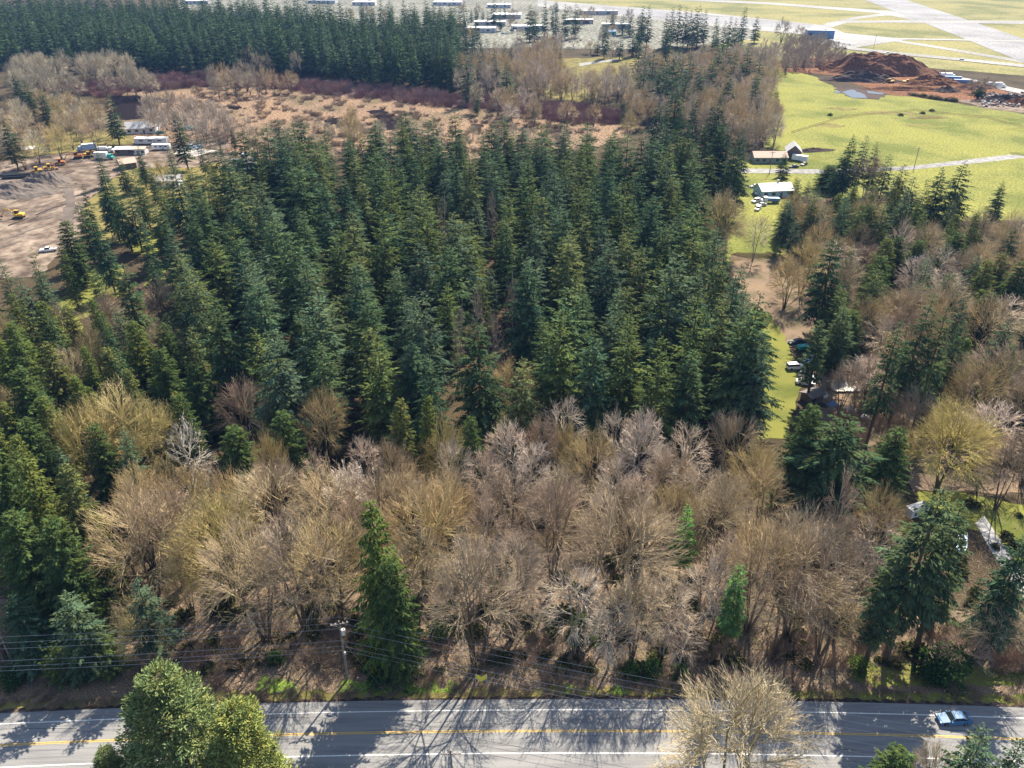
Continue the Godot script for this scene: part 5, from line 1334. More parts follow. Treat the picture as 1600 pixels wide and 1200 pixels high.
	# --- left-hand wood
	for row in [[F, 158, 262, 27, 7.0, "fir1", "dark fir at the right edge of the dirt yard, left of two"], [F, 180, 285, 25, 6.2, "fir0", "dark fir at the right edge of the dirt yard, right of two"], [F, 214, 225, 20, 3.6, "fir3", "slim dark fir in front of the sheds by the yard"], [F, 276, 174, 27, 6.8, "fir5", "tall lone fir standing beside the mobile home"], [F, 167, 143, 27, 6.8, "fir1", "lone dark fir at the marsh water, upper left"], [F, 362, 200, 12, 2.8, "fir5", "small dark columnar fir by the gravel lot"], [F, 122, 315, 22, 6.2, "fir0", "dark fir beside the white pickup, upper of two"], [C, 96, 345, 22, 6.0, "cedar2", "dense olive evergreen beside the white pickup"], [F, 200, 300, 22, 6.0, "fir3", "fir between the dirt yard and the sunlit glades"], [F, 150, 345, 24, 6.0, "fir1", "open fir above the sunlit glade at left"], [F, 245, 318, 22, 4.4, "openfir0", "open fir with the sunlit glade behind it"], [F, 190, 412, 29, 6.4, "openfir1", "tall pale green fir with spreading limbs at left"], [F, 20, 112, 26, 6.8, "fir1", "dark fir at the upper left edge, left of three"], [F, 38, 125, 24, 6.2, "fir5", "dark fir at the upper left edge, middle of three"], [F, 62, 140, 22, 5.8, "fir1", "dark fir at the upper left edge, right of three"], [F, 4, 185, 24, 6.8, "fir5", "dark fir cut by the left edge beside the dirt yard"], [F, 58, 420, 22, 6.2, "fir3", "grey-green fir below the dirt yard, right of two"], [F, 28, 430, 22, 6.6, "fir3", "grey-green fir below the dirt yard, left of two"], [B, 150, 465, 18, 7.2, "maple1", "round grey-brown bare tree among the left cedars"], [Y, 135, 510, 16, 5.5, "mossy2", "golden bare tree below the round grey-brown one"], [B, 100, 540, 17, 5, "maple4", "tan bare tree between the left cedars"], [C, 208, 500, 24, 6.0, "cedar0", "bright yellow-green cedar below the tall pale fir"], [C, 168, 540, 21, 5.8, "cedar3", "yellow-green cedar left of the bright one"], [C, 250, 545, 21, 5.3, "cedar2", "green cedar right of the bright one"], [C, 60, 470, 21, 5.8, "cedar0", "yellow-green cedar in the upper left wood"], [C, 20, 500, 23, 6.4, "cedar1", "yellow-green cedar near the left edge"], [C, 75, 535, 22, 5.8, "cedar3", "olive cedar in the left wood, middle"], [C, 30, 575, 22, 6.2, "cedar2", "dark cedar near the left edge, middle"], [C, 60, 622, 21, 5.3, "cedar0", "yellow-green cedar left of the great mossy thicket"], [C, 40, 655, 20, 5.3, "cedar2", "dark cedar below left of the great mossy thicket"], [C, 300, 570, 19, 5.2, "cedar2", "dark cedar between the mossy thicket and the fir stand"], [B, 10, 600, 17, 6.0, "maple5", "tan bare tree at the left edge, middle"], [F, 305, 432, 30, 7.4, "fir4", "grey-green fir at the left front corner of the stand"], [F, 395, 405, 33, 8.2, "fir6", "broad grey-green fir in the left front of the stand"], [B, 140, 185, 18, 6.5, "maple1", "bare tree with dark limbs left of the lone marsh fir"], [Y, 82, 148, 16, 5.0, "mossy2", "yellow willow behind the bare trees, upper left"], [B, 80, 190, 18, 7.0, "olive0", "golden-brown bare tree at the back of the yard"], [B, 100, 178, 18, 6.5, "maple4", "pinkish tan bare tree at the back of the yard"], [B, 25, 215, 15, 5.5, "maple0", "bare tree at the left edge of the dirt yard"], [Y, 245, 245, 17, 6.5, "olive0", "pale yellow bare tree in front of the camper"], [B, 350, 240, 13, 4.5, "alder3", "round bare tree left of the gravel lot, near the marsh"], [A, 383, 175, 18, 4.0, "alder3", "grey-green bare tree by the marsh edge"], [F, 438, 205, 22, 4.8, "fir5", "dark fir standing in front of the marsh, left of centre"], [A, 463, 175, 24, 3.6, "alder0", "grey mossy columnar tree in front of the marsh"], [A, 545, 162, 24, 6.0, "olive1", "large rounded grey-green bare tree in front of the marsh"], [A, 1030, 190, 18, 5, "pale1", "pale bare tree at the right end of the marsh"], [A, 985, 170, 15, 5, "mossy2", "pale yellow bush at the right end of the marsh"], [A, 800, 160, 13, 6, "pale1", "grey bare tree at the far marsh bank"]]:
		plant(row[0], row[1], row[2], row[3], row[4], row[5], row[6])
	# dead grey trees in the gaps of the stand
	for row in [[712, 470, 24, "dead grey tree in the dark gap of the stand, left one"], [745, 440, 26, "dead grey tree in the dark gap of the stand, middle one"], [775, 480, 22, "dead grey tree in the dark gap of the stand, right one"], [690, 300, 27, "pale dead tree top deep in the fir stand"], [768, 290, 26, "dead tree rising between firs in the rear of the stand"], [800, 425, 24, "dead tree beside the dark gap, right side"]]:
		plant("dead_tree", row[0], row[1], row[2], 2.4, "dead0", row[3])
	plant(B, 800, 560, 17, 6, "maple5", "brown bare tree at the foot of the dark gap in the stand")
	plant(B, 755, 570, 15, 5, "maple1", "rusty brown bare tree at the foot of the dark gap, left")

	# --- the dense stand
	var gap1 := ground_poly([[705, 560], [800, 560], [805, 625], [715, 625]])
	var stand := [[262, 268], [330, 218], [420, 196], [520, 190], [640, 178], [760, 178], [900, 186], [1000, 200], [1060, 205], [1130, 205], [1172, 240], [1165, 290], [1092, 300], [1095, 380], [1140, 425], [1180, 480], [1188, 525], [1120, 530], [1040, 540], [1000, 480], [960, 530], [900, 520], [860, 540], [800, 545], [750, 555], [690, 540], [620, 530], [560, 520], [500, 540], [430, 560], [350, 520], [300, 500], [270, 420], [262, 330]]
	var fir_tone := ["mid green", "deep green", "olive green", "bluish", "yellowish green", "dark", "fresh green", "light green"]
	fill(stand, 29.0, 9.6, 26000, 31, func(p: Vector3):
		var v := rng.randi() % 12
		var h := rng.randf_range(24.0, 34.0) if rng.randf() < 0.8 else rng.randf_range(18.0, 25.0)
		plan(F, p, h, h * rng.randf_range(0.23, 0.33), "fir%d" % v, "%s %s fir of the stand, %s" % ["tall" if h > 28 else "shorter", fir_tone[v % 8], zone_word(p)], "firs of the dense stand"), [gap1, ground_poly([[1075, 335], [1190, 335], [1190, 430], [1085, 430]])])
	for row in [[1112, 352, "fir6"], [1128, 375, "fir0"], [1118, 405, "fir4"], [1143, 428, "fir3"], [1158, 452, "fir6"], [1176, 482, "fir0"], [1190, 520, "fir3"], [1165, 500, "fir2"], [1135, 460, "fir7"], [1150, 410, "fir1"]]:
		plant(F, row[0] + 6, row[1], 30.0, 7.0, row[2], "stand-edge fir by the clearing, tip %s" % ["highest up the edge", "second down the edge", "third down the edge", "fourth down the edge", "fifth down the edge", "above the lowest corner", "at the lowest corner of the stand", "just left of the lowest corner", "set back from the edge, lower", "leaning out over the litter"][[352, 375, 405, 428, 452, 482, 520, 500, 460, 410].find(row[1])])
	# clump of firs at the right rear of the stand
	for row in [[1026, 156], [1043, 160], [1088, 148], [1117, 156], [1131, 154], [1062, 168], [1080, 196], [1102, 190], [1120, 196], [1142, 196], [1158, 200], [1166, 216], [1072, 215], [1150, 225]]:
		plant(F, row[0], row[1] - 3, 32.0, 6.6, "fir%d" % [1, 5, 3][int(row[0]) % 3], "dark fir in the rear clump, %s" % zone_word(at(row[0], row[1], 30)), "firs at the right rear of the stand")
	# --- fillers round the hand-placed trees
	var keep := [ground_poly([[1140, 395], [1255, 420], [1290, 500], [1285, 600], [1250, 660], [1200, 700], [1150, 680], [1190, 560], [1180, 480]]), ground_poly([[1420, 760], [1750, 760], [1750, 900], [1580, 900], [1420, 830]]), ground_poly([[-60, 262], [60, 244], [240, 215], [360, 212], [360, 262], [200, 262], [150, 300], [130, 330], [128, 370], [90, 400], [60, 430], [-60, 440]]), ground_poly([[1290, 590], [1345, 590], [1345, 640], [1290, 640]]), ground_poly([[115, 440], [165, 405], [262, 360], [262, 455], [130, 520]])]
	fill([[-60, 400], [60, 400], [110, 440], [250, 390], [300, 470], [320, 560], [300, 600], [260, 700], [60, 700], [-100, 720]], 22.0, 6.8, 3000, 32, func(p: Vector3):
		var v := rng.randi() % 10
		if v < 5:
			var h := rng.randf_range(16, 24)
			plan(C, p, h, rng.randf_range(3.6, 5.0), "cedar%d" % (v % 4), "%s %s cedar in the left wood, %s" % ["tall" if h > 20 else "short", ["yellow-green", "bright green", "dark green", "olive"][v % 4], zone_word(p)], "cedars of the mixed wood at left")
		elif v < 8:
			var k := rng.randi_range(0, 7)
			plan(F, p, rng.randf_range(18, 27), rng.randf_range(3.4, 4.6), "fir%d" % k, "%s fir in the left wood, %s" % [fir_tone[k], zone_word(p)], "firs of the mixed wood at left")
		else:
			plan(B, p, rng.randf_range(13, 18), rng.randf_range(4, 6), "maple%d" % rng.randi_range(0, 6), "bare tree in the left wood, %s" % zone_word(p), "bare trees of the mixed wood at left"), keep)
	fill([[140, 262], [268, 262], [300, 340], [270, 400], [180, 420], [90, 440], [90, 360]], 22.0, 8.5, 900, 33, func(p: Vector3):
		var k := rng.randi_range(0, 7)
		plan(F, p, rng.randf_range(18, 26), rng.randf_range(3.4, 4.6), "fir%d" % k, fir_tone[k] + " fir between yard and stand, %s" % zone_word(p), "firs between the yard and the stand"), keep)
	fill([[1225, 280], [1420, 270], [1500, 300], [1680, 330], [1700, 640], [1560, 640], [1500, 560], [1420, 520], [1380, 500], [1340, 560], [1300, 480], [1240, 380]], 18.0, 7.2, 3000, 34, func(p: Vector3):
		var v := rng.randi() % 10
		if v < 4:
			plan(B, p, rng.randf_range(12, 19), rng.randf_range(4.5, 7.5), ["maple%d" % rng.randi_range(0, 6), "alder%d" % rng.randi_range(0, 3), "olive%d" % rng.randi_range(0, 1)][[0, 0, 1, 2][rng.randi() % 4]], "bare tree in the right wood, %s" % zone_word(p), "bare trees of the mixed wood at right")
		elif v < 7:
			plan(C, p, rng.randf_range(13, 20), rng.randf_range(4.0, 5.6), "cedar%d" % rng.randi_range(0, 3), "cedar in the right wood, %s" % zone_word(p), "cedars of the mixed wood at right")
		else:
			plan(F, p, rng.randf_range(15, 23), rng.randf_range(4.0, 5.6), "fir%d" % rng.randi_range(0, 7), "fir in the right wood, %s" % zone_word(p), "firs of the mixed wood at right"), keep)
	fill([[250, 690], [420, 660], [560, 690], [760, 650], [960, 630], [1180, 640], [1260, 720], [1420, 760], [1400, 880], [1250, 880], [1100, 870], [1000, 850], [860, 840], [700, 850], [560, 820], [480, 850], [330, 850], [200, 830], [180, 740]], 18.0, 7.2, 3500, 35, func(p: Vector3):
		var v := rng.randi() % 12
		var id: String = ["maple%d" % rng.randi_range(0, 6), "alder%d" % rng.randi_range(0, 3), "olive%d" % rng.randi_range(0, 1)][0 if v < 7 else (1 if v < 11 else 2)]
		plan(B if v < 7 else (A if v < 11 else Y), p, rng.randf_range(15, 21), rng.randf_range(4, 6.5) if v < 7 else rng.randf_range(3, 4.5), id, "%s in the bare belt, %s" % ["leafless maple" if v < 7 else ("slender alder" if v < 11 else "mossy tree"), zone_word(p)], "leafless trees of the belt between road and firs"), keep)
	# right of the lawn and behind the right-hand roadside firs
	fill([[1380, 880], [1450, 850], [1560, 920], [1700, 900], [1700, 980], [1380, 980]], 12.0, 6.0, 600, 36, func(p: Vector3):
		plan(B, p, rng.randf_range(8, 13), rng.randf_range(3, 4.5), "maple%d" % rng.randi_range(0, 6), "low bare tree behind the lawn strip, %s" % zone_word(p), "low bare trees behind the lawn strip"), keep)
	fill([[1560, 560], [1760, 560], [1760, 740], [1600, 740]], 16.0, 7.0, 600, 37, func(p: Vector3):
		plan(B, p, rng.randf_range(13, 18), rng.randf_range(4, 6), "maple%d" % rng.randi_range(0, 6), "bare tree at the right edge, %s" % zone_word(p), "bare trees at the right edge"), keep)
	# --- bushes and brush
	for row in [["evergreen_bush", 912, 962, 7.0, 3.0, "bush1", "olive evergreen bush under the slim bare tree by the road"], ["evergreen_bush", 985, 1038, 2.6, 2.0, "bush0", "low dark bush at the verge, left of three"], ["evergreen_bush", 1022, 1034, 2.8, 2.2, "bush0", "low dark bush at the verge, middle of three"], ["evergreen_bush", 1064, 1040, 2.6, 1.8, "bush0", "low dark bush at the verge, right of three"], ["evergreen_bush", 685, 972, 3.4, 2.4, "bush1", "yellow-green bush left of the maple with the marker"], ["evergreen_bush", 1492, 1012, 6.5, 4.4, "bush0", "wide dark rhododendron at the lawn strip"], ["evergreen_bush", 1455, 1040, 3.0, 2.4, "bush0", "dark bush left of the wide rhododendron"], ["evergreen_bush", 590, 1028, 4.5, 3.0, "bush0", "dark low growth at the foot of the tall roadside cedar"], ["evergreen_bush", 875, 1042, 1.5, 1.2, "bush0", "tiny dark bush on the litter by the road"], ["evergreen_bush", 1350, 1030, 3.0, 2.2, "bush1", "bush at the left end of the lawn strip"], ["evergreen_bush", 120, 1040, 3.0, 2.6, "bush0", "green bush at the verge under the left wires"], ["evergreen_bush", 12, 1045, 3.0, 2.6, "bush0", "green bush at the left edge by the road"], ["evergreen_bush", 430, 1020, 2.0, 1.6, "bush0", "small dark bush under the left roadside maples"]]:
		plant(row[0], row[1], row[2], row[3], row[4], row[5], row[6])
	rng.seed = 41
	for i in 90:
		var x := rng.randf_range(-60, 1660)
		var y := rng.randf_range(960, 1056)
		if x > 1330 and y > 1025:
			continue
		var v := rng.randi() % 3
		plant("brush_shrub", x, y, rng.randf_range(1.4, 3.0), rng.randf_range(1.4, 2.4), ["brush0", "brush1", "brush0"][v], "bare brown brush beside the road, %s" % zone_word(at(x, y)), "brush along the roadside")
	for i in 40:
		var p := at(rng.randf_range(1560, 1700), rng.randf_range(940, 1050))
		plan("brush_shrub", p, 2.4, 2.0, "brush1", "reddish brown brush at the right edge by the lawn strip", "brush at the right edge")
	for i in 60:
		plan("dogwood_shrub", at(rng.randf_range(1300, 1460), rng.randf_range(560, 700)), rng.randf_range(1.5, 3), 2.2, "brush0", "bare brush around the plank deck and junk", "brush around the junk")
	# --- marsh edge
	fill([[60, 140], [300, 118], [400, 119], [520, 131], [640, 143], [780, 156], [960, 178], [985, 190], [900, 184], [780, 172], [640, 160], [520, 148], [400, 136], [300, 134], [165, 150]], 1.0, 4.4, 3000, 42, func(p: Vector3):
		mass("far_bank_dogwoods", p, rng.randf_range(3.0, 6.5), rng.randf_range(3.4, 5.2), "dogwood%d" % (rng.randi() % 2), "purplish bare dogwoods massed along the far bank of the marsh"))
	fill([[822, 160], [900, 163], [972, 178], [966, 192], [880, 190], [812, 178]], 1.0, 2.6, 900, 43, func(p: Vector3):
		mass("dogwood_thicket", p, rng.randf_range(2.0, 3.2), rng.randf_range(2.4, 3.4), "dogwood0", "purple dogwood thicket at the right end of the marsh"))
	fill([[420, 180], [520, 186], [700, 190], [960, 205], [960, 235], [560, 235], [420, 225]], 8.0, 8.0, 300, 44, func(p: Vector3):
		plan("pale_tree", p, rng.randf_range(6, 11), rng.randf_range(2.5, 4.0), "farbare1", "pale sapling on the near marsh bank, %s" % zone_word(p), "saplings along the near bank of the marsh"))
	for row in [[622, 58, 24, 5], [640, 72, 22, 4.6], [660, 66, 25, 5], [684, 84, 24, 4.5], [705, 92, 22, 4.2], [598, 66, 24, 5], [570, 60, 24, 5]]:
		plant(C, row[0], row[1], row[2], row[3], "cedar2", "dark cedar before the far forest, %s" % zone_word(at(row[0], row[1], row[2])), "cedars before the far forest")
	for row in [[150, 228, 18, 4.0], [182, 238, 18, 4.0], [310, 212, 18, 3.6], [262, 222, 17, 3.6], [215, 236, 16, 3.0], [232, 255, 17, 3.2], [250, 280, 18, 3.6], [190, 250, 15, 3.4], [290, 262, 17, 3.4], [322, 232, 17, 3.2], [345, 225, 15, 2.8], [395, 225, 18, 3.6]]:
		plant(F, row[0], row[1], row[2], row[3], "fir%d" % (int(row[0]) % 8), "slim fir by the sheds, %s" % zone_word(at(row[0], row[1], row[2])), "slim firs by the sheds")
	# bare grove between the mobile home and the marsh
	fill([[215, 150], [260, 140], [300, 145], [352, 155], [372, 185], [340, 190], [262, 180], [222, 172]], 15.0, 5.0, 700, 45, func(p: Vector3):
		plan(A, p, rng.randf_range(12, 17), rng.randf_range(2.6, 4.0), "faralder0" if rng.randf() < 0.6 else "farbare2", "grey bare tree of the marsh grove, %s" % zone_word(p), "grey grove by the marsh"))
	fill([[-40, 150], [60, 135], [150, 150], [200, 190], [130, 195], [40, 210], [-40, 200]], 15.0, 9.0, 300, 46, func(p: Vector3):
		plan(B, p, rng.randf_range(12, 17), rng.randf_range(4.5, 6.5), "farbare%d" % (rng.randi() % 2), "tan bare tree behind the yard, %s" % zone_word(p), "bare trees at the back of the yard"))
	# --- beyond the marsh: conifers at left, leafless trees at right
	fill([[-160, -12], [0, -12], [300, -8], [360, -6], [420, -4], [500, 6], [560, 8], [640, 4], [715, 10], [708, 66], [690, 68], [560, 56], [440, 46], [330, 43], [200, 41], [90, 39], [-20, 38], [-160, 36]], 33.0, 10.2, 34000, 47, func(p: Vector3):
		plan(F, p, rng.randf_range(20, 42), rng.randf_range(6.0, 9.5), "farfir%d" % (rng.randi() % 4), "dark fir of the forest beyond the marsh, %s" % zone_word(p), "firs of the forest beyond the marsh"))
	fill([[10, 86], [60, 78], [200, 80], [230, 110], [20, 118]], 18.0, 9.0, 500, 48, func(p: Vector3):
		plan(B, p, rng.randf_range(16, 22), rng.randf_range(4.5, 7.0), "farbare1", "pale bare tree in front of the far firs, %s" % zone_word(p), "pale bare trees before the far firs"))
	fill([[310, 80], [440, 60], [470, 90], [450, 105], [320, 112]], 18.0, 9.0, 400, 49, func(p: Vector3):
		plan(B, p, rng.randf_range(15, 21), rng.randf_range(4.5, 6.5), "farbare%d" % (rng.randi() % 3), "pale bare tree before the far firs, %s" % zone_word(p), "pale bare trees before the far firs"))
	fill([[690, 85], [780, 70], [860, 50], [960, 70], [1010, 82], [1080, 78], [1180, 62], [1215, 62], [1218, 150], [1190, 190], [1060, 160], [960, 150], [820, 150], [740, 135]], 17.0, 7.2, 9000, 50, func(p: Vector3):
		var v := rng.randi() % 10
		if v < 6:
			var h := rng.randf_range(13, 20)
			plan(B, p, h, rng.randf_range(4.5, 6.5), "farbare%d" % (0 if sin(p.x * 0.05) + cos(p.z * 0.04) > -0.5 else 1 + rng.randi() % 2), "%s bare tree between marsh and airfield, %s" % ["tall" if h > 16.5 else "low", zone_word(p)], "bare wood between marsh and airfield")
		elif v < 9:
			plan(A, p, rng.randf_range(16, 21), rng.randf_range(3.0, 4.2), "faralder0", "slender bare alder between marsh and airfield, %s" % zone_word(p), "alders between marsh and airfield")
		else:
			plan(F, p, rng.randf_range(12, 18), rng.randf_range(2.8, 4.0), "farfir%d" % (rng.randi() % 4), "small conifer beyond the marsh, %s" % zone_word(p), "small conifers beyond the marsh"), [ground_poly([[880, 86], [1000, 86], [1010, 130], [900, 150], [870, 120]])])
	fill([[1170, 140], [1215, 140], [1222, 180], [1185, 192]], 17.0, 6.5, 500, 51, func(p: Vector3):
		plan(A, p, rng.randf_range(14, 19), rng.randf_range(3.5, 5.0), "alder%d" % (rng.randi() % 4), "bare tree of the row along the pasture's left edge", "bare trees along the pasture"))
	fill([[1226, 52], [1290, 48], [1322, 72], [1322, 84], [1228, 92]], 12.0, 6.0, 400, 52, func(p: Vector3):
		plan(B, p, rng.randf_range(9, 14), rng.randf_range(3.5, 5.0), "farbare2", "grey bare tree of the grove above the soil works", "grey grove above the soil works"))
	for row in [[1022, 79, 28, 5.8], [1036, 89, 26, 6.2], [1052, 83, 29, 6.5], [1008, 99, 24, 5.5], [1066, 91, 28, 6.2], [1082, 83, 26, 5.8], [1096, 103, 24, 5.5], [1046, 107, 25, 6.2], [1030, 113, 22, 5.8], [1074, 115, 24, 5.8], [1150, 83, 24, 5.5], [1172, 75, 26, 5.8], [1115, 89, 24, 5.5], [1000, 69, 24, 5.8], [1190, 87, 22, 5.0], [1128, 75, 24, 5.5], [792, 99, 22, 5.2], [730, 87, 26, 5.8], [1060, 129, 24, 5.8], [1140, 121, 22, 5.2], [1185, 121, 22, 5.0]]:
		plant("distant_conifer", row[0], row[1] - 4, row[2] + 5, row[3] * 1.4, "farfir%d" % (int(row[0]) % 4), "conifer set in the bare wood, %s" % zone_word(at(row[0], row[1], row[2])), "conifers set in the bare wood beyond the marsh")
	for row in [[716, 14, 30, 5.5], [728, 30, 28, 5.5], [722, 52, 28, 5.5], [738, 64, 26, 5], [750, 40, 26, 5], [762, 58, 24, 5], [735, 84, 24, 5], [718, 76, 26, 5], [772, 76, 22, 4.6], [756, 86, 20, 4.6], [700, 62, 30, 6], [788, 68, 20, 4.6], [744, 22, 26, 5], [712, 36, 32, 6]]:
		plant("distant_conifer", row[0], row[1], row[2], row[3], "farfir%d" % (int(row[0]) % 4), "conifer off the far forest end, %s" % zone_word(at(row[0], row[1], row[2])), "conifers at the right end of the far forest")
	# single conifers standing out beyond the marsh
	for row in [[828, 6, 34, 6], [836, 20, 30, 6], [852, 0, 34, 4], [870, 2, 34, 5], [884, 6, 33, 5], [900, 5, 32, 5], [726, 0, 36, 6], [708, 15, 30, 4], [695, 12, 34, 6], [771, -4, 30, 5], [947, 26, 33, 3.8], [974, 22, 20, 5], [986, 24, 20, 5], [1004, 8, 36, 4.5], [1015, 7, 36, 5], [1044, 20, 30, 4], [1053, 10, 34, 4.2], [1064, 7, 36, 4.6], [1073, 10, 35, 4.2], [1080, 14, 33, 4.2], [1088, 10, 36, 4.6], [1095, 8, 36, 4.4], [1105, 14, 32, 4.2], [1123, 25, 28, 3.8], [1144, 25, 28, 3.8], [1135, 32, 26, 3.8], [1152, 28, 28, 3.4], [1165, 9, 34, 4.6], [1184, 25, 24, 4.6], [1138, 70, 24, 6.0], [1064, 68, 22, 3.6], [1100, 66, 20, 3.4], [1044, 46, 24, 5], [990, 46, 22, 5], [970, 54, 20, 4.6], [742, 58, 24, 5], [753, 72, 26, 4], [775, 90, 24, 4.5], [675, 75, 26, 5], [1120, 50, 22, 5], [1156, 48, 22, 5], [1184, 112, 22, 4], [1014, 82, 22, 4], [762, 16, 16, 2.6], [744, 10, 16, 2.4], [736, 12, 16, 2.4], [754, 10, 16, 2.4], [1297, 54, 12, 3]]:
		plant("distant_conifer", row[0], row[1], row[2], row[3] * 1.6, "farfir%d" % (int(row[0]) % 4), "dark conifer standing out %s, %s" % ["by the workshops" if row[0] < 910 and row[1] < 30 else ("before the apron" if row[1] < 36 else "in the bare wood"), zone_word(at(row[0], row[1], row[2]))], "conifers standing out beyond the marsh")
	plant(B, 1226, 28, 22, 8, "farbare2", "lone dark bare oak at the edge of the apron")
	plant(B, 1252, 40, 14, 7, "farbare2", "second bare oak right of the lone one on the apron")
	for i in 9:
		plant(B, [505, 570, 598, 610, 800, 945, 985, 545, 812][i], [30, 6, 14, 24, 22, 38, 12, 10, 55][i], 18, 6, "farbare%d" % [2, 2, 0, 2, 2, 1, 2, 0, 1][i], "pinkish bare tree among the workshop yards", "bare trees among the workshop yards")
	rng.seed = 83
	for i in 70:
		var x := rng.randf_range(560, 1010)
		var y := rng.randf_range(2, 66)
		var p := at(x, y, 12)
		if rng.randf() < 0.55:
			plan(B, p, rng.randf_range(9, 16), rng.randf_range(4, 7), "farbare%d" % (i % 3), "bare tree among the workshop yards, %s" % zone_word(p), "bare trees among the workshop yards")
		else:
			plan("distant_conifer", p, rng.randf_range(10, 24), rng.randf_range(3.5, 6), "farfir%d" % (i % 4), "conifer among the workshop yards, %s" % zone_word(p), "conifers among the workshop yards")
	for row in [[1526, 122, 10, 6], [1545, 120, 11, 7]]:
		plant(B, row[0], row[1], row[2], row[3], "farbare2", "bare tree behind the soil works at right", "bare trees behind the soil works")
	plan("evergreen_bush", at(1527, 156), 8, 4.5, "bush0", "round dark evergreen at the front of the soil works")
	for i in 12:
		plan("brush_shrub", at(1424 + i * 6, 149 + i * 0.9), rng.randf_range(1.6, 3), rng.randf_range(2, 3.6), "bush0" if i % 2 else "brush0", "brush along the front of the soil works", "brush before the soil works")
	for q in [[1297, 181], [1407, 181], [1441, 178], [1456, 174]]:
		plan("evergreen_bush", at(q[0], q[1]), 1.6, 2.0, "bush0", "small dark bush out on the pasture", "bushes on the pasture")

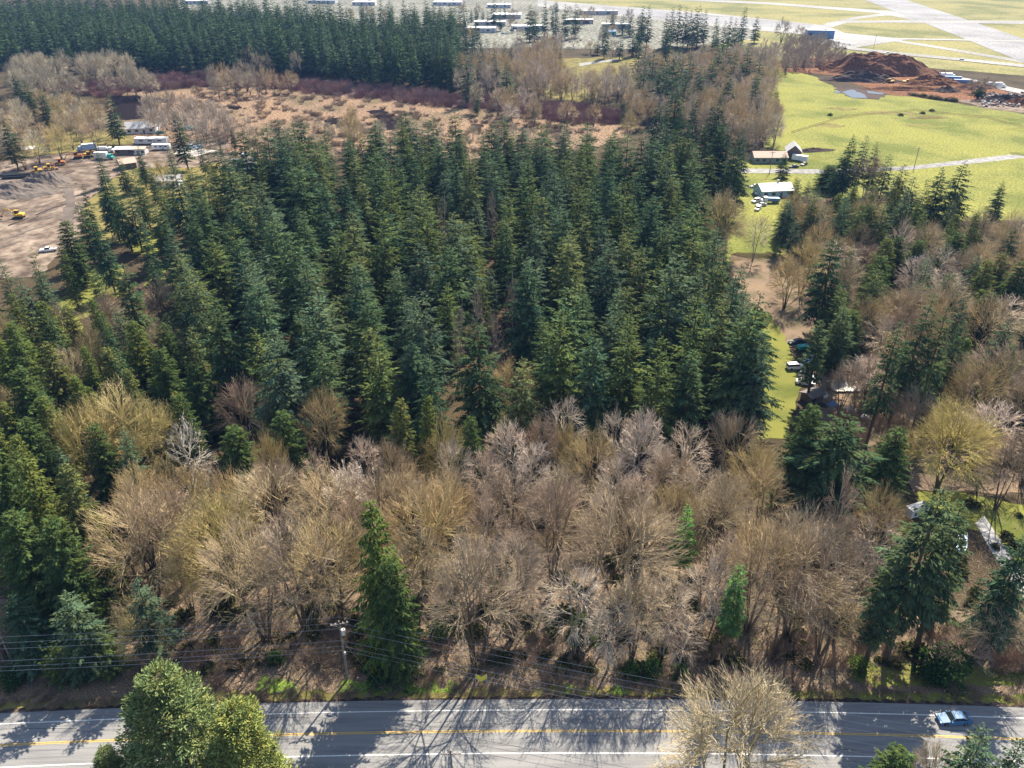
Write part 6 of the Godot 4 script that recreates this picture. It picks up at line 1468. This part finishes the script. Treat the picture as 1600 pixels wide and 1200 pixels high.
# ---------------------------------------------------------------- ground cover nobody could count
func build_cover() -> void:
	rng.seed = 61
	var mm := MultiMesh.new()
	mm.transform_format = MultiMesh.TRANSFORM_3D
	mm.mesh = meshes.fern0.crown
	mm.instance_count = 380
	for i in 380:
		var p := at(rng.randf_range(-100, 1700), 660 + 390 * sqrt(rng.randf()))
		mm.set_instance_transform(i, Transform3D(Basis(Vector3.UP, rng.randf() * TAU) * Basis.from_scale(Vector3.ONE * rng.randf_range(0.6, 1.5)), p))
	var o := MultiMeshInstance3D.new()
	o.name = "fern_undergrowth"
	o.multimesh = mm
	o.material_override = M.leaf
	add_child(o)
	setting(o, "ferns and low green growth on the forest floor", "stuff")
	# fallen twigs and litter lying about
	var b := MB.new()
	for i in 10:
		var a := rng.randf() * TAU
		var q := Vector3(rng.randf_range(-2, 2), 0.06, rng.randf_range(-2, 2))
		b.spike(q, q + Vector3(cos(a), rng.randf_range(0.0, 0.2), sin(a)) * rng.randf_range(0.8, 2.6), 0.04, Color(0.3, 0.24, 0.19) * rng.randf_range(0.5, 1.2))
	var m2 := MultiMesh.new()
	m2.transform_format = MultiMesh.TRANSFORM_3D
	m2.mesh = b.mesh()
	m2.instance_count = 1400
	for i in 1400:
		var p := at(rng.randf_range(-100, 1700), 660 + 405 * sqrt(rng.randf()))
		m2.set_instance_transform(i, Transform3D(Basis(Vector3.UP, rng.randf() * TAU), p))
	o = MultiMeshInstance3D.new()
	o.name = "fallen_twigs"
	o.multimesh = m2
	o.material_override = M.wood
	add_child(o)
	setting(o, "fallen twigs and branches on the leaf litter", "stuff")
	var m3 := MultiMesh.new()
	m3.transform_format = MultiMesh.TRANSFORM_3D
	m3.mesh = meshes.brush0.crown
	m3.instance_count = 420
	var reedbed := ground_poly([[300, 138], [400, 140], [520, 153], [640, 164], [780, 178], [940, 192], [960, 218], [700, 244], [420, 244], [260, 200]])
	var made := 0
	while made < 420:
		var p := at(rng.randf_range(260, 960), rng.randf_range(138, 244))
		if Geometry2D.is_point_in_polygon(Vector2(p.x, p.z), reedbed):
			var k := rng.randf_range(0.25, 0.8)
			m3.set_instance_transform(made, Transform3D(Basis(Vector3.UP, rng.randf() * TAU) * Basis.from_scale(Vector3(k * 2.2, k, k * 1.6)), p + Vector3(0, 0.1, 0)))
			made += 1
	o = MultiMeshInstance3D.new()
	o.name = "marsh_scrub"
	o.multimesh = m3
	o.material_override = M.wood
	add_child(o)
	setting(o, "low brown scrub scattered over the reed marsh", "stuff")
	# broken concrete and timber on the rubble heaps of the works
	var rb := MB.new()
	for i in 420:
		var p := at(rng.randf_range(1534, 1640), rng.randf_range(147, 168))
		rb.box(p + Vector3(0, rng.randf_range(0.2, 1.6), 0), Vector3(rng.randf_range(0.4, 2.6), rng.randf_range(0.3, 0.9), rng.randf_range(0.3, 1.4)), [Color(0.3, 0.29, 0.28), Color(0.12, 0.1, 0.1), Color(0.25, 0.14, 0.1), Color(0.5, 0.5, 0.5), Color(0.05, 0.05, 0.06)][rng.randi() % 5], rng.randf() * 3.0)
	o = null
	var rr := part("rubble", rb.mesh(), M.wood, self)
	setting(rr, "broken concrete, timber and scrap strewn at the right end of the works", "stuff")
	# dead grass and bramble along the road edge
	var m4 := MultiMesh.new()
	m4.transform_format = MultiMesh.TRANSFORM_3D
	m4.mesh = meshes.brush0.crown
	m4.instance_count = 300
	for i in 300:
		var x := rng.randf_range(-85, 85)
		var k := rng.randf_range(0.08, 0.24)
		m4.set_instance_transform(i, Transform3D(Basis(Vector3.UP, rng.randf() * TAU) * Basis.from_scale(Vector3(k * 1.6, k, k * 1.6)), Vector3(x, 0.04, road_z(x, 6.2 + 5.5 * rng.randf() * rng.randf()))))
	o = MultiMeshInstance3D.new()
	o.name = "dead_grass_tufts"
	o.multimesh = m4
	o.material_override = M.wood
	add_child(o)
	setting(o, "dead grass and bramble tufts along the road verge", "stuff")

func _ready() -> void:
	# camera
	var cam := Camera3D.new()
	cam.name = "camera"
	cam.position = Vector3(0, EYE, 0)
	cam.rotation_degrees = Vector3(-PITCH, 0, 0)
	cam.fov = rad_to_deg(2.0 * atan(600.0 / FOCAL))
	cam.near = 1.0
	cam.far = 9000.0
	add_child(cam)
	cam.current = true
	# sky, sun, exposure
	var env := Environment.new()
	env.background_mode = Environment.BG_SKY
	var sky := Sky.new()
	var sm := ProceduralSkyMaterial.new()
	sm.sky_top_color = Color(0.52, 0.6, 0.72)
	sm.sky_horizon_color = Color(0.78, 0.86, 0.95)
	sm.sky_curve = 0.16
	sm.ground_horizon_color = Color(0.6, 0.62, 0.6)
	sm.ground_bottom_color = Color(0.3, 0.3, 0.26)
	sm.sun_angle_max = 20.0
	sm.sky_energy_multiplier = 0.8
	sky.sky_material = sm
	env.sky = sky
	env.tonemap_mode = Environment.TONE_MAPPER_LINEAR
	env.tonemap_exposure = 2.7
	env.fog_enabled = true
	env.fog_density = 0.00007
	env.fog_light_color = Color(0.5, 0.7, 1.0)
	env.sdfgi_enabled = true
	env.ssao_enabled = true
	env.ssil_enabled = true
	var we := WorldEnvironment.new()
	we.name = "environment"
	we.environment = env
	add_child(we)
	var sun := DirectionalLight3D.new()
	sun.name = "sun"
	sun.light_energy = 1.6
	sun.light_color = Color(1.0, 0.95, 0.86)
	sun.light_angular_distance = 0.5
	sun.shadow_enabled = true
	sun.rotation_degrees = Vector3(-45.0, 180.0 - 25.0, 0)   # ahead of the camera and to the right: shadows fall towards us
	add_child(sun)
	make_materials()
	make_trees()
	build_ground()
	build_plants()
	emit_trees()
	emit_masses()
	build_cover()
	build_things()
